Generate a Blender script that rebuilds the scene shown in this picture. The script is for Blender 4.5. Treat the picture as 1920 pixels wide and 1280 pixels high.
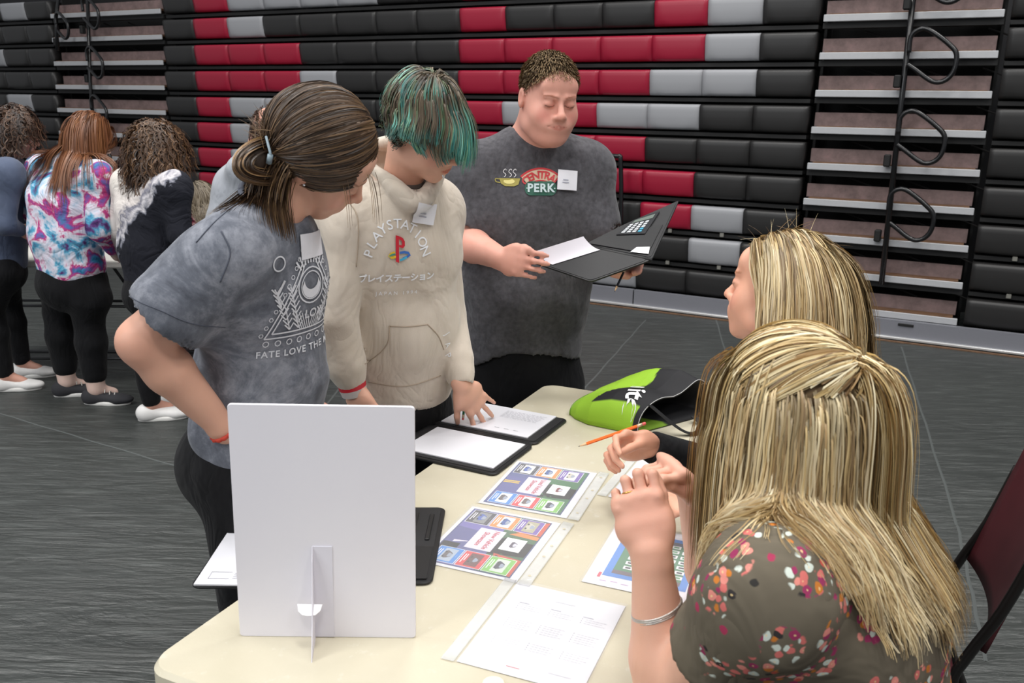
import bpy, math, random
import numpy as np
from mathutils import Vector, Matrix
from mathutils.bvhtree import BVHTree
for _o in list(bpy.data.objects): bpy.data.objects.remove(_o)
SC = bpy.context.scene
COL = SC.collection
RNG = np.random.default_rng(7)
A3 = lambda *v: np.array(v, float)
# ---------------------------------------------------------------- camera
FPX, PIT, ROL, HC = 1635.5, .254, .0224, 1.621
cF = A3(0, math.cos(PIT), -math.sin(PIT)); cU0 = A3(0, math.sin(PIT), math.cos(PIT)); cR0 = A3(1, 0, 0)
cR = cR0*math.cos(ROL)+cU0*math.sin(ROL); cU = -cR0*math.sin(ROL)+cU0*math.cos(ROL); cC = A3(0, 0, HC)
cam = bpy.data.objects.new('camera', bpy.data.cameras.new('camera')); COL.objects.link(cam)
cam.data.sensor_width = 22.3; cam.data.lens = FPX/1920*22.3
M = Matrix.Identity(4)
for i in range(3):
    M[i][0] = cR[i]; M[i][1] = cU[i]; M[i][2] = -cF[i]; M[i][3] = cC[i]
cam.matrix_world = M
cam.data.clip_start = .05; cam.data.clip_end = 100
cam.data.dof.use_dof = True; cam.data.dof.focus_distance = 2.35; cam.data.dof.aperture_fstop = 5.6
SC.camera = cam
SC.view_settings.view_transform = 'Standard'; SC.view_settings.look = 'None'; SC.view_settings.gamma = 1
SC.view_settings.use_curve_mapping = False; SC.view_settings.exposure = 0.0
# world: even bounce light of a big hall
wd = bpy.data.worlds.new('world'); SC.world = wd; wd.use_nodes = True
wd.node_tree.nodes['Background'].inputs[0].default_value = (.93, .96, 1, 1)
wd.node_tree.nodes['Background'].inputs[1].default_value = .40
def area(x, y, z, sx, sy, power, col=(1, .98, .95), aim=None):
    l = bpy.data.lights.new('hall_light', 'AREA'); l.shape = 'RECTANGLE'; l.size = sx; l.size_y = sy; l.energy = power; l.color = col
    o = bpy.data.objects.new('hall_light', l); COL.objects.link(o); o.location = (x, y, z)
    if aim is not None:
        o.rotation_euler = (Vector(aim)-Vector((x, y, z))).to_track_quat('-Z', 'Y').to_euler()
    return o
for lx in (-4.5, 0, 4.5):
    for ly in (-3, 1.5, 5.0):
        area(lx, ly, 7.5, 1.2, 1.2, 150)
area(-7, -3, 5.0, 4, 3, 200, (.93, .97, 1), (0, 2.2, 1))
# ---------------------------------------------------------------- helpers
def at(px, py, Y):
    "world point seen at a picture position, at distance Y along the hall"
    d = cF+cR*((px-960)/FPX)-cU*((py-640)/FPX); return cC+d*(Y/d[1])
def on(px, py, z):
    d = cF+cR*((px-960)/FPX)-cU*((py-640)/FPX); return cC+d*((z-HC)/d[2])
def nrm(v): v = np.asarray(v, float); return v/max(np.linalg.norm(v), 1e-9)
def srgb(r, g, b):
    f = lambda c: (c/255/12.92) if c/255 <= .04045 else ((c/255+.055)/1.055)**2.4
    return (f(r), f(g), f(b), 1)
class NT:
    def __init__(s, name):
        s.m = bpy.data.materials.new(name); s.m.use_nodes = True; s.t = s.m.node_tree
        s.p = s.t.nodes['Principled BSDF']; s.out = s.t.nodes['Material Output']
    def n(s, typ, ins=None, **kw):
        nd = s.t.nodes.new(typ)
        for k, v in kw.items(): setattr(nd, k, v)
        for k, v in (ins or {}).items(): s.set(nd.inputs[k], v)
        return nd
    def set(s, sock, v):
        if isinstance(v, bpy.types.NodeSocket): s.t.links.new(v, sock)
        elif isinstance(v, bpy.types.Node): s.t.links.new(v.outputs[0], sock)
        else: sock.default_value = v
    def P(s, **kw):
        for k, v in kw.items(): s.set(s.p.inputs[k.replace('_', ' ')], v)
        return s
    def coord(s, kind='Object', scale=None):
        c = s.n('ShaderNodeTexCoord').outputs[kind]
        if scale is not None:
            c = s.n('ShaderNodeMapping', {0: c, 3: scale}).outputs[0]
        return c
    def noise(s, scale, detail=3, rough=.5, co=None, dist=0):
        nd = s.n('ShaderNodeTexNoise', {'Scale': scale, 'Detail': detail, 'Roughness': rough, 'Distortion': dist})
        s.set(nd.inputs['Vector'], co if co is not None else s.coord()); return nd.outputs[0]
    def ramp(s, fac, stops, interp='LINEAR'):
        r = s.n('ShaderNodeValToRGB', {0: fac}); r.color_ramp.interpolation = interp
        el = r.color_ramp.elements
        while len(el) < len(stops): el.new(.5)
        for e, (p, c) in zip(el, stops): e.position = p; e.color = c if len(c) == 4 else (*c, 1)
        return r.outputs[0]
    def mix(s, a, b, fac=.5, mode='MIX'):
        m = s.n('ShaderNodeMix', data_type='RGBA', blend_type=mode)
        s.set(m.inputs[0], fac); s.set(m.inputs[6], a); s.set(m.inputs[7], b); return m.outputs[2]
    def math(s, op, a, b=0.0):
        m = s.n('ShaderNodeMath', operation=op); s.set(m.inputs[0], a); s.set(m.inputs[1], b); return m.outputs[0]
    def bump(s, h, strength=.3, dist=.01):
        b = s.n('ShaderNodeBump', {'Strength': strength, 'Distance': dist, 'Height': h}); s.set(s.p.inputs['Normal'], b.outputs[0]); return s
def plain(name, col, rough=.5, metal=0, bump=None, var=0, spec=.5, **kw):
    t = NT(name); c = col
    if var:
        nz = t.noise(bump[0]*.3 if bump else 8, 4)
        c = t.mix(tuple(x*(1-var) for x in col[:3])+(1,), tuple(min(1, x*(1+var)) for x in col[:3])+(1,), nz)
    t.P(Base_Color=c, Roughness=rough, Metallic=metal)
    t.p.inputs['Specular IOR Level'].default_value = spec
    for k, v in kw.items(): t.set(t.p.inputs[k.replace('_', ' ')], v)
    if bump: t.bump(t.noise(bump[0], 3), bump[1], bump[2] if len(bump) > 2 else .002)
    return t.m
ORG = {}
def tag(o, label=None, cat=None, group=None, kind=None):
    if label: o['label'] = label
    if cat: o['category'] = cat
    if group: o['group'] = group
    if kind: o['kind'] = kind
    return o
def thing(name, label, cat, loc, group=None):
    o = bpy.data.objects.new(name, None); o.empty_display_size = .05; COL.objects.link(o)
    o.location = tuple(float(x) for x in loc); ORG[o.name] = A3(*loc)
    return tag(o, label, cat, group)
def mesh(name, V, F, mats, parent=None, smooth=False, midx=None, col=None, origin=None, label=None, colname='Col'):
    "one mesh object; V are world positions"
    V = np.asarray(V, float).reshape(-1, 3)
    if parent is not None: org = ORG[parent.name]
    else: org = A3(*origin) if origin is not None else A3(V[:, 0].mean(), V[:, 1].mean(), V[:, 2].min())
    me = bpy.data.meshes.new(name)
    W = V-org
    if isinstance(F, np.ndarray):
        k = F.shape[1]; nf = len(F)
        me.vertices.add(len(W)); me.vertices.foreach_set('co', W.astype(np.float32).ravel())
        me.loops.add(nf*k); me.loops.foreach_set('vertex_index', F.astype(np.int32).ravel())
        me.polygons.add(nf); me.polygons.foreach_set('loop_start', np.arange(0, nf*k, k, dtype=np.int32))
        me.update(calc_edges=True); me.validate()
    else:
        me.from_pydata(W.tolist(), [], [list(map(int, f)) for f in F])
    if not isinstance(mats, (list, tuple)): mats = [mats]
    for m in mats: me.materials.append(m)
    if midx is not None: me.polygons.foreach_set('material_index', np.asarray(midx, np.int32))
    if smooth: me.polygons.foreach_set('use_smooth', np.ones(len(me.polygons), bool))
    if col is not None:
        a = me.color_attributes.new(colname, 'FLOAT_COLOR', 'POINT')
        c = np.ones((len(V), 4), np.float32); c[:, :3] = col; a.data.foreach_set('color', c.ravel())
    o = bpy.data.objects.new(name, me); COL.objects.link(o)
    if parent is not None: o.parent = parent; ORG[o.name] = org
    else: o.location = tuple(org); ORG[o.name] = org
    if label: o['label'] = label
    return o
class Geo:
    "collects shapes for one mesh, each with a material number"
    def __init__(s): s.V = []; s.F = []; s.M = []
    def add(s, V, F, m=0):
        k = len(s.V); s.V += [tuple(v) for v in V]; s.F += [[i+k for i in f] for f in F]; s.M += [m]*len(F); return s
    def box(s, c, sz, ax=None, m=0, bev=0.0):
        ax = ax if ax is not None else np.eye(3); c = np.asarray(c, float); h = np.asarray(sz, float)/2
        if bev <= 0:
            V = [c+ax[0]*h[0]*i+ax[1]*h[1]*j+ax[2]*h[2]*k for i in (-1, 1) for j in (-1, 1) for k in (-1, 1)]
            F = [(0, 1, 3, 2), (4, 6, 7, 5), (0, 4, 5, 1), (2, 3, 7, 6), (0, 2, 6, 4), (1, 5, 7, 3)]
            return s.add(V, F, m)
        b = min(bev, *(h*.95)); V = []; F = []; idx = {}
        for i in (-1, 1):
            for j in (-1, 1):
                for k in (-1, 1):
                    for a in range(3):
                        q = np.array([i, j, k])*(h-b); q[a] = (i, j, k)[a]*h[a]
                        idx[(i, j, k, a)] = len(V); V.append(c+ax[0]*q[0]+ax[1]*q[1]+ax[2]*q[2])
        for a in range(3):
            b1, b2 = (a+1) % 3, (a+2) % 3
            for sg in (-1, 1):
                q = []
                for u, v in ((-1, -1), (1, -1), (1, 1), (-1, 1)):
                    t = [0, 0, 0]; t[a] = sg; t[b1] = u; t[b2] = v; q.append(idx[(*t, a)])
                F.append(q if sg > 0 else q[::-1])
            for u in (-1, 1):
                for v in (-1, 1):
                    t0 = [0, 0, 0]; t0[a] = -1; t0[b1] = u; t0[b2] = v; t1 = list(t0); t1[a] = 1
                    q = [idx[(*t0, b1)], idx[(*t1, b1)], idx[(*t1, b2)], idx[(*t0, b2)]]
                    F.append(q if u*v < 0 else q[::-1])
        for i in (-1, 1):
            for j in (-1, 1):
                for k in (-1, 1):
                    q = [idx[(i, j, k, a)] for a in range(3)]; F.append(q if i*j*k > 0 else q[::-1])
        return s.add(V, F, m)
    def tube(s, pts, r, n=10, m=0, closed=False, cap=True):
        P = np.asarray(pts, float); k = len(P); r = np.broadcast_to(np.asarray(r, float), (k,))
        T = np.gradient(P, axis=0) if not closed else np.roll(P, -1, 0)-np.roll(P, 1, 0)
        T /= np.linalg.norm(T, axis=1)[:, None]
        u = np.cross(T[0], [0, 0, 1.]);
        if np.linalg.norm(u) < .1: u = np.cross(T[0], [1., 0, 0])
        u = nrm(u); V = []; F = []
        for i in range(k):
            u = nrm(u-T[i]*(u@T[i])); v = np.cross(T[i], u)
            for j in range(n):
                a = 2*math.pi*j/n; V.append(P[i]+(u*math.cos(a)+v*math.sin(a))*r[i])
        for i in range(k if closed else k-1):
            for j in range(n):
                a, b = i*n, ((i+1) % k)*n; F.append((a+j, a+(j+1) % n, b+(j+1) % n, b+j))
        if cap and not closed: F.append(list(range(n))[::-1]); F.append([(k-1)*n+j for j in range(n)])
        return s.add(V, F, m)
    def slab(s, poly, z0, z1, ax, m=0, mside=None, bev=0):
        "polygon in the plane (ax[0],ax[1]) about origin ax[3], extruded along ax[2]"
        o = ax[3]; k = len(poly); V = []; c = np.mean(poly, 0)
        lay = [(z0, 1), (z1, 1)] if bev <= 0 else [(z0, 0), (z0+bev, 1), (z1-bev, 1), (z1, 0)]
        for z, full in lay:
            for p in poly:
                q = np.asarray(p, float)
                if not full: q = q-nrm(q-c)*bev
                V.append(o+ax[0]*q[0]+ax[1]*q[1]+ax[2]*z)
        L = len(lay); F = [list(range(k))[::-1], [(L-1)*k+i for i in range(k)]]
        ms = [m, m]
        for l in range(L-1):
            for i in range(k): F.append((l*k+i, l*k+(i+1) % k, (l+1)*k+(i+1) % k, (l+1)*k+i)); ms.append(m if mside is None else mside)
        kk = len(s.V); s.V += [tuple(v) for v in V]; s.F += [[i+kk for i in f] for f in F]; s.M += ms; return s
    def obj(s, name, mats, parent=None, smooth=False, **kw):
        return mesh(name, s.V, s.F, mats, parent, smooth, s.M, **kw)
def rrect(w, h, r, n=5, x0=0, y0=0):
    P = []
    for cx, cy, a0 in ((w-r, h-r, 0), (r, h-r, 90), (r, r, 180), (w-r, r, 270)):
        for i in range(n+1):
            a = math.radians(a0+90*i/n); P.append((x0+cx+r*math.cos(a), y0+cy+r*math.sin(a)))
    return P
def smooth_path(pts, k=6, closed=False):
    P = np.asarray(pts, float); n = len(P); out = []
    for i in range(n if closed else n-1):
        p0 = P[(i-1) % n] if (closed or i > 0) else P[0]; p1 = P[i]; p2 = P[(i+1) % n]; p3 = P[(i+2) % n] if (closed or i+2 < n) else P[-1]
        for t in np.arange(k)/k:
            out.append(.5*((2*p1)+(-p0+p2)*t+(2*p0-5*p1+4*p2-p3)*t*t+(-p0+3*p1-3*p2+p3)*t**3))
    if not closed: out.append(P[-1])
    return np.array(out)
def text_geo(txt, size, bold=0.0, arc=None, spacing=1.0, extr=0):
    "flat lettering as (V2, F), centred on x; arc = radius bends it"
    cu = bpy.data.curves.new('lettering', 'FONT'); cu.body = txt; cu.size = size; cu.align_x = 'CENTER'; cu.align_y = 'CENTER'
    cu.offset = bold; cu.space_character = spacing; cu.resolution_u = 3; cu.fill_mode = 'FRONT'
    o = bpy.data.objects.new('lettering', cu); COL.objects.link(o)
    dg = bpy.context.evaluated_depsgraph_get(); me = bpy.data.meshes.new_from_object(o.evaluated_get(dg))
    V = np.array([v.co[:] for v in me.vertices]).reshape(-1, 3)[:, :2]; F = [list(p.vertices) for p in me.polygons]
    bpy.data.objects.remove(o); bpy.data.curves.remove(cu); bpy.data.meshes.remove(me)
    if arc:
        a = V[:, 0]/arc; R_ = arc+V[:, 1]; V = np.c_[R_*np.sin(a), R_*np.cos(a)-arc]
    return V, F
# ================================================================ the hall: floor, walls, bleachers
fl = NT('tarp_floor')
co = fl.coord('Object')
rotd = fl.n('ShaderNodeMapping', {0: co, 2: (0, 0, .55), 3: (1.0, 5.5, 1)}).outputs[0]
rot2 = fl.n('ShaderNodeMapping', {0: co, 2: (0, 0, -.45), 3: (2.0, 14, 1)}).outputs[0]
w1 = fl.noise(1.6, 6, .62, rotd, 1.2); w2 = fl.noise(2.2, 5, .6, rot2, .4); w3 = fl.noise(.9, 3, .5, co)
w4 = fl.math('ABSOLUTE', fl.math('SUBTRACT', fl.noise(1.5, 4, .55, fl.n('ShaderNodeMapping', {0: co, 2: (0, 0, .9), 3: (.8, 2.6, 1)}).outputs[0], 1.6), .5))
hgt = fl.math('ADD', fl.math('ADD', fl.math('MULTIPLY', w1, 1.0), fl.math('MULTIPLY', w2, .45)), fl.math('MULTIPLY', w4, -1.6))
streak = fl.ramp(w2, [(.5, (0, 0, 0)), (.64, (.5, .5, .5)), (.7, (.9, .9, .9))])
base = fl.mix(srgb(46, 49, 48), srgb(66, 69, 67), w3)
base = fl.mix(base, srgb(98, 102, 100), fl.math('MULTIPLY', streak, .5))  # streaky reflections of the overhead lights, painted into the tarp colour
fl.P(Base_Color=base, Roughness=fl.ramp(w1, [(.3, (.32,)*3), (.7, (.5,)*3)])); fl.bump(hgt, .55, .03)
fl.p.inputs['Specular IOR Level'].default_value = .6
g = Geo(); g.add([(-13, -6, 0), (13, -6, 0), (13, 15, 0), (-13, 15, 0)], [(0, 1, 2, 3)])
floor = tag(g.obj('floor', [fl.m], origin=(0, 0, 0)), 'dark grey crinkled tarpaulin covering the gym floor', kind='structure')
seam_m = plain('seam_tape', srgb(84, 88, 87), .45)
bB, bD = -.479, 7.243
bE = A3(math.cos(bB), math.sin(bB), 0); bN = A3(-math.sin(bB), math.cos(bB), 0); bZ = A3(0, 0, 1)
def bl(s, z, d=0.0): return bE*s+bN*(bD+d)+bZ*z
# welded seams between the widths of floor cover
def seam(p, q, w=.006):
    g = Geo(); d = nrm(q-p); n_ = np.cross(bZ, d)
    k = 14; P = [p+(q-p)*i/k+n_*(.003*math.sin(i*1.7)) for i in range(k+1)]
    V = []; 
    for a in P: V += [a-n_*w+bZ*.0004, a+bZ*.0022, a+n_*w+bZ*.0004]
    F = []
    for i in range(k): F += [(3*i, 3*i+3, 3*i+4, 3*i+1), (3*i+1, 3*i+4, 3*i+5, 3*i+2)]
    g.add(V, F); o = g.obj('floor_seam', [seam_m], floor); return o
for (a, b) in (((1690, 650), (1795, 985)), ((1795, 985), (1850, 1240)), ((1090, 735), (1210, 600)), ((0, 775), (420, 900)), ((700, 640), (560, 830)), ((1420, 850), (1330, 560))):
    p, q = on(*a, 0), on(*b, 0)
    if np.linalg.norm(q-p) < 12: seam(p, q)
black_m = plain('bleacher_black', srgb(9, 9, 10), .7)
wall_m = plain('hall_wall', srgb(30, 30, 33), .8)
# wall behind the bleachers
g = Geo(); g.box(bl(-4.5, 3.2, 1.45), (30, .1, 6.4), np.array([bE, bN, bZ])); tag(g.obj('wall_back', [wall_m]), kind='structure')
mS = {'K': plain('seat_black', srgb(35, 34, 34), .45, bump=(260, .25, .001)), 'R': plain('seat_crimson', srgb(150, 18, 48), .4, bump=(260, .25, .001)),
      'S': plain('seat_grey', srgb(151, 152, 156), .45, bump=(260, .25, .001))}
ROWZ = lambda n: .358+.2755*n
SETB = .010
def seat_mesh(w):
    "front-curved plastic seat module: rounded nose, corners swept back"
    nx, prof = 12, [(.20, .0), (.07, .004), (.022, .002), (.006, -.006), (0, -.022), (0, -.05), (.001, -.085), (.004, -.12), (.010, -.155), (.016, -.182), (.026, -.2), (.05, -.205)]
    V = []; F = []
    for j, (d, z) in enumerate(prof):
        for i in range(nx+1):
            x = (i/nx-.5)*(w-.005); e = abs(i/nx-.5)*2
            dd = 0
            if z < -.04:
                lim = .99-.42*((-z-.04)/.165)**2.2
                dd = .009*max(0, min(1, (e-lim)/.08))
            edge = .004 if e > .97 else 0
            V.append((x, d+dd+edge, z))
    n1 = nx+1
    for j in range(len(prof)-1):
        for i in range(nx): a = j*n1+i; F.append((a, a+n1, a+n1+1, a+1))
    k = len(V)
    V += [(-(w-.005)/2, .2, -.205), ((w-.005)/2, .2, -.205)]
    L = len(prof)-1
    F.append([j*n1 for j in range(len(prof))][::-1]+[k]); F.append([j*n1+nx for j in range(len(prof))]+[k+1]); F.append([L*n1+i for i in range(nx+1)][::-1]+[k, k+1][:2])
    F.append([0]+[i for i in range(1, n1)]+[k+1, k])
    return V, F
rotB = bB
_sm = {}
def seat(parent, s0, s1, n, c):
    w = s1-s0; key = (round(w, 2), c)
    if key not in _sm:
        V, F = seat_mesh(key[0]); me = bpy.data.meshes.new('seat_module'); me.from_pydata(V, [], F); me.materials.append(mS[c])
        me.polygons.foreach_set('use_smooth', np.ones(len(F), bool)); me.update()
        _sm[key] = me
    o = bpy.data.objects.new('seat_module', _sm[key]); COL.objects.link(o); o.parent = parent
    p = bl((s0+s1)/2, ROWZ(n), SETB*n)-ORG[parent.name]; o.location = tuple(p); o.rotation_euler = (0, 0, rotB); o.scale = (w/key[0], 1, 1)
    ORG[o.name] = ORG[parent.name]
axB = np.array([bE, bN, bZ])
clip_m = plain('clip_metal', srgb(150, 148, 140), .4, .6)
def bank(name_label, edges, rows, base=True):
    r = thing('bleacher_bank', name_label, 'bleachers', bl((edges[0]+edges[-1])/2, 0, .1))
    for n, cs in rows.items():
        for i, c in enumerate(cs):
            if c != '.': seat(r, edges[i], edges[i+1], n, c)
    for n in rows:
        g = Geo(); L = edges[-1]-edges[0]
        g.box(bl((edges[0]+edges[-1])/2, ROWZ(n)-.12, SETB*n+.25), (L-.01, .1, .15), axB)
        g.box(bl((edges[0]+edges[-1])/2, ROWZ(n)-.235, SETB*n+.16), (L-.01, .22, .03), axB)
        g.obj('deck_beam', [black_m], r)
    g = Geo(); H = ROWZ(max(rows))-.1
    g.box(bl((edges[0]+edges[-1])/2, H/2+.08, .42+.1), (edges[-1]-edges[0]-.02, .06, H), axB); g.obj('understructure', [black_m], r)
    for n in (1, 2):
        for i in range(len(edges)-1):
            g = Geo(); g.box(bl(edges[i]+.27, ROWZ(n)-.225, SETB*n+.04), (.035, .02, .035), axB, bev=.004); g.obj('seat_clip', [clip_m], r)
    return r
CE = [-8.245, -7.775, -7.278, -6.775, -6.288, -5.817, -5.335, -4.865, -4.389, -3.914, -3.438, -2.982, -2.522, -2.074, -1.637, -1.212]
CE = [v-.065+.045*i/15 for i, v in enumerate(CE)]
bank('long centre bleacher bank with crimson, grey and black seat blocks between the two stair aisles', CE,
     {9: 'KRSSSSKKRKKKRSK', 8: 'KRSKKKKKRKKKRSK', 7: 'KRRRKKKKRRRRRSK', 6: 'KRRRSKKKRRRRSSK', 5: 'KRSSSKKKRSRSSKK', 4: 'KRSSKKKKRRRRKKK',
      3: 'KRSSKKKKRRRRRKK', 2: 'KRRSSKKKRRRKRSK', 1: 'KKRSSKKKKKSKKSK', 0: 'KKKKKKKKKKKSKKK'})
bank('bleacher bank at the far left edge with black and grey seats', [-12.18, -11.70, -11.21, -10.72, -10.27],
     {9: 'KKSK', 8: 'KKKK', 7: 'KSKK', 6: 'KKKK', 5: 'KKSK', 4: 'KKKK', 3: 'KKKK', 2: 'KKKK', 1: 'KKKK', 0: 'KKKK'})
bank('bleacher bank of black seats at the right edge', [.055, .53, 1.0, 1.47], {n: 'KKK' for n in range(10)})
# stair aisles: each step with a pale nosing and a carpet-grey riser
nose_m = plain('nosing_grey', srgb(172, 173, 176), .5, bump=(120, .2, .001), var=.06)
ris = NT('riser_board'); ris.P(Base_Color=ris.ramp(ris.noise(9, 6, .7), [(.3, srgb(98, 82, 80)), (.55, srgb(124, 104, 102)), (.8, srgb(144, 116, 116))]), Roughness=.7); ris.bump(ris.noise(90, 3), .3, .002)
wood_m = NT('step_plywood'); wood_m.P(Base_Color=wood_m.ramp(wood_m.noise(12, 4, .6, wood_m.coord('Object', (1, 6, 1))), [(.3, srgb(84, 60, 42)), (.7, srgb(122, 90, 64))]), Roughness=.6); wood_m = wood_m.m
def aisle(label, s0, s1, loops, post_s):
    r = thing('bleacher_stair', label, 'stairs', bl((s0+s1)/2, 0, .1))
    for n in range(10):
        zb = ROWZ(n)-.2; c = (s0+s1)/2; d = SETB*n
        g = Geo(); g.box(bl(c, zb+.045, d+.16), (s1-s0-.1, .3, .02), axB); st = g.obj('step', [wood_m], r)
        ORG[st.name] = ORG[r.name]
        g = Geo(); g.box(bl(c, zb+.022, d+.012), (s1-s0-.03, .02, .052), axB, bev=.004); g.obj('nosing', [nose_m], st)
        g = Geo(); g.box(bl(c-.01, zb+.105, d+.13), (s1-s0-.05, .015, .105), axB); g.obj('riser', [ris.m], st)
        g = Geo(); g.box(bl(c, zb-.03, d+.07), (s1-s0-.02, .06, .04), axB); g.obj('step_rail', [black_m], r)
    g = Geo(); g.box(bl((s0+s1)/2, 1.5, .56), (s1-s0, .05, 2.9), axB)
    for s in (s0+.012, s1-.012): g.box(bl(s, 1.5, .42), (.02, .3, 2.9), axB)
    g.obj('understructure', [black_m], r)
    # diagonal folding braces seen between the steps
    bm_ = plain('brace_metal', srgb(52, 50, 50), .5, .4)
    for n in range(1, 10):
        for q in range(3):
            x = s0+.3+q*.42; g = Geo(); g.tube([bl(x, ROWZ(n)-.26, SETB*n+.2), bl(x+.2, ROWZ(n)-.33, SETB*n+.22)], .007, 6); g.obj('brace', [bm_], r)
    return r
rail_m = plain('rail_black', srgb(16, 16, 18), .25)
aisle('bleacher stair aisle at the left with pale step edges', -10.25, -8.325, 3, -9.42)
aisle('bleacher stair aisle at the right with pale step edges and pinkish risers', -1.212, .03, 3, -.58)
def loop_rail(label, s, ztop, zbot, loops, sc=1):
    r = thing('stair_handrail', label, 'handrail', bl(s, zbot, -.08))
    g = Geo(); g.tube([bl(s-.03, ztop, .12), bl(s, (ztop+zbot)/2, 0), bl(s+.03, zbot, -.05)], .021, 10); g.obj('post', [rail_m], r, True)
    for z in loops:
        P = [(0, 0), (.0, .11), (.05, .16), (.12, .15), (.26, .05), (.315, -.02), (.31, -.13), (.26, -.195), (.18, -.2), (.06, -.12), (.0, -.08)]
        g = Geo(); g.tube(smooth_path([bl(s+.01+a*sc, z+b_*sc, -.03-.1*a+.02*(z-1)*.5) for a, b_ in P], 5), .018, 8); g.obj('loop_grip', [rail_m], r, True)
        g = Geo(); g.box(bl(s-.045, z-.2, 0), (.05, .06, .09), axB, bev=.008); g.obj('bracket', [black_m], r)
    return r
loop_rail('black looped handrail up the right stair aisle', -.57, 3.2, .42, (2.66, 2.12, 1.55, .985))
loop_rail('black looped handrail up the left stair aisle', -9.50, 3.2, .6, (2.68, 2.13, 1.58, 1.05), .95)
loop_rail('second black handrail post beside the left aisle looped rail', -10.0, 3.0, 2.25, (2.55,), .8)
g = Geo(); gr = thing('guard_rail', 'black tubular guard rail frame standing before the bleachers behind the young man in charcoal', 'railing', bl(-2.68, .33, -.12))
g.tube(smooth_path([bl(-3.35, .35, -.1), bl(-3.35, 1.2, -.1), bl(-3.3, 1.3, -.1), bl(-2.78, 1.3, -.1), bl(-2.7, 1.2, -.1), bl(-2.66, .34, -.1)], 5), .02, 8); g.obj('frame', [rail_m], gr, True)
g = Geo(); g.tube([bl(-2.83, 1.28, -.1), bl(-2.83, .36, -.1)], .009, 6); g.tube([bl(-3.2, 1.28, -.1), bl(-3.2, .36, -.1)], .009, 6); g.obj('baluster', [rail_m], gr, True)
# kick boards along the foot of the bleachers
kick_m = plain('kickboard_grey', srgb(118, 119, 126), .4, bump=(300, .35, .001), var=.05); strip_m = plain('kick_strip', srgb(205, 205, 205), .25, .5)
kb = thing('kickboard', 'grey speckled kick panels with a bright bottom strip along the foot of the bleachers', 'kick panel', bl(-4.5, 0, -.05))
ks = [-12.1, -10.2, -8.2, -6.3, -4.43, -2.54, -.64+.0, 1.5]
for i in range(len(ks)-1):
    c = (ks[i]+ks[i+1])/2; w = ks[i+1]-ks[i]
    g = Geo(); g.box(bl(c, .085, -.04), (w-.01, .03, .12), axB, bev=.004); g.box(bl(c, .148, -.03), (w-.01, .05, .012), axB); pn = g.obj('panel', [kick_m], kb)
g = Geo(); g.box(bl(-5.3, .018, -.065), (13.6, .05, .022), axB, bev=.005); g.obj('bottom_strip', [strip_m], kb)
g = Geo(); g.box(bl(-.33, .125, -.058), (.11, .012, .02), axB, bev=.003); g.obj('handle_slot', [black_m], kb, label='small dark slot handle')
g = Geo(); g.box(bl(-5.3, .004, -.13), (13.6, .03, .008), axB); tag(g.obj('trim_1', [wood_m]), kind='structure')
# ================================================================ the folding table and what lies on it
TZ = .737
tX = A3(math.cos(math.radians(-24.0)), math.sin(math.radians(-24.0)), 0); tY = A3(-tX[1], tX[0], 0)
T0 = A3(-.628, 1.165, 0)+tY*.085
def tb(x, y, z=0.0): return T0+tX*x+tY*y+bZ*(TZ+z)
tm = NT('table_plastic')
n1 = tm.noise(5, 5, .6); n2 = tm.noise(26, 4, .7); n3 = tm.noise(2.2, 3, .5)
c = tm.mix(srgb(196, 188, 164), srgb(213, 206, 186), n1)
c = tm.mix(c, srgb(218, 214, 200), tm.ramp(n2, [(.6, (0,)*3), (.72, (.6,)*3)]))
c = tm.mix(c, srgb(178, 168, 140), tm.ramp(n3, [(.55, (0,)*3), (.75, (.45,)*3)]))
tm.P(Base_Color=c, Roughness=.42); tm.bump(tm.noise(160, 3), .12, .002)
def folding_table(label, org, ax, ay, L, Wd, tz, topmat, group=None):
    r = thing('folding_table', label, 'table', org, group)
    g = Geo(); g.slab(rrect(Wd, L, .045, 8), tz-.045, tz, (ax, ay, bZ, A3(org[0], org[1], 0)), bev=.008); g.obj('tabletop', [topmat], r)
    lm = plain('table_leg_metal', srgb(60, 60, 62), .4, .5)
    for e, yy in ((-1, .28), (1, L-.28)):
        for q in (.1, Wd-.1):
            g = Geo(); p = org+ax*q+ay*yy
            g.tube(smooth_path([p+bZ*(tz-.045), p+bZ*.3, p+bZ*.02+ay*e*.0], 3), .014, 8); g.obj('leg', [lm], r, True)
        g = Geo(); a = org+ax*.1+ay*yy; b_ = org+ax*(Wd-.1)+ay*yy
        g.tube([a+bZ*.06, b_+bZ*.06], .012, 8); g.obj('crossbar', [lm], r, True)
        g = Geo(); g.tube([a+bZ*.4+ax*(Wd/2-.1), org+ax*Wd/2+ay*(yy-e*-.3*0+(-e)*.35)*1+bZ*(tz-.05)], .009, 8); g.tube([a+bZ*.4, b_+bZ*.4], .009, 8)
        g.obj('brace', [lm], r, True)
    return r
folding_table('long cream plastic folding table scuffed on top, holding folders and flyers', T0, tX, tY, 1.757, .76, TZ, tm.m)
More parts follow.
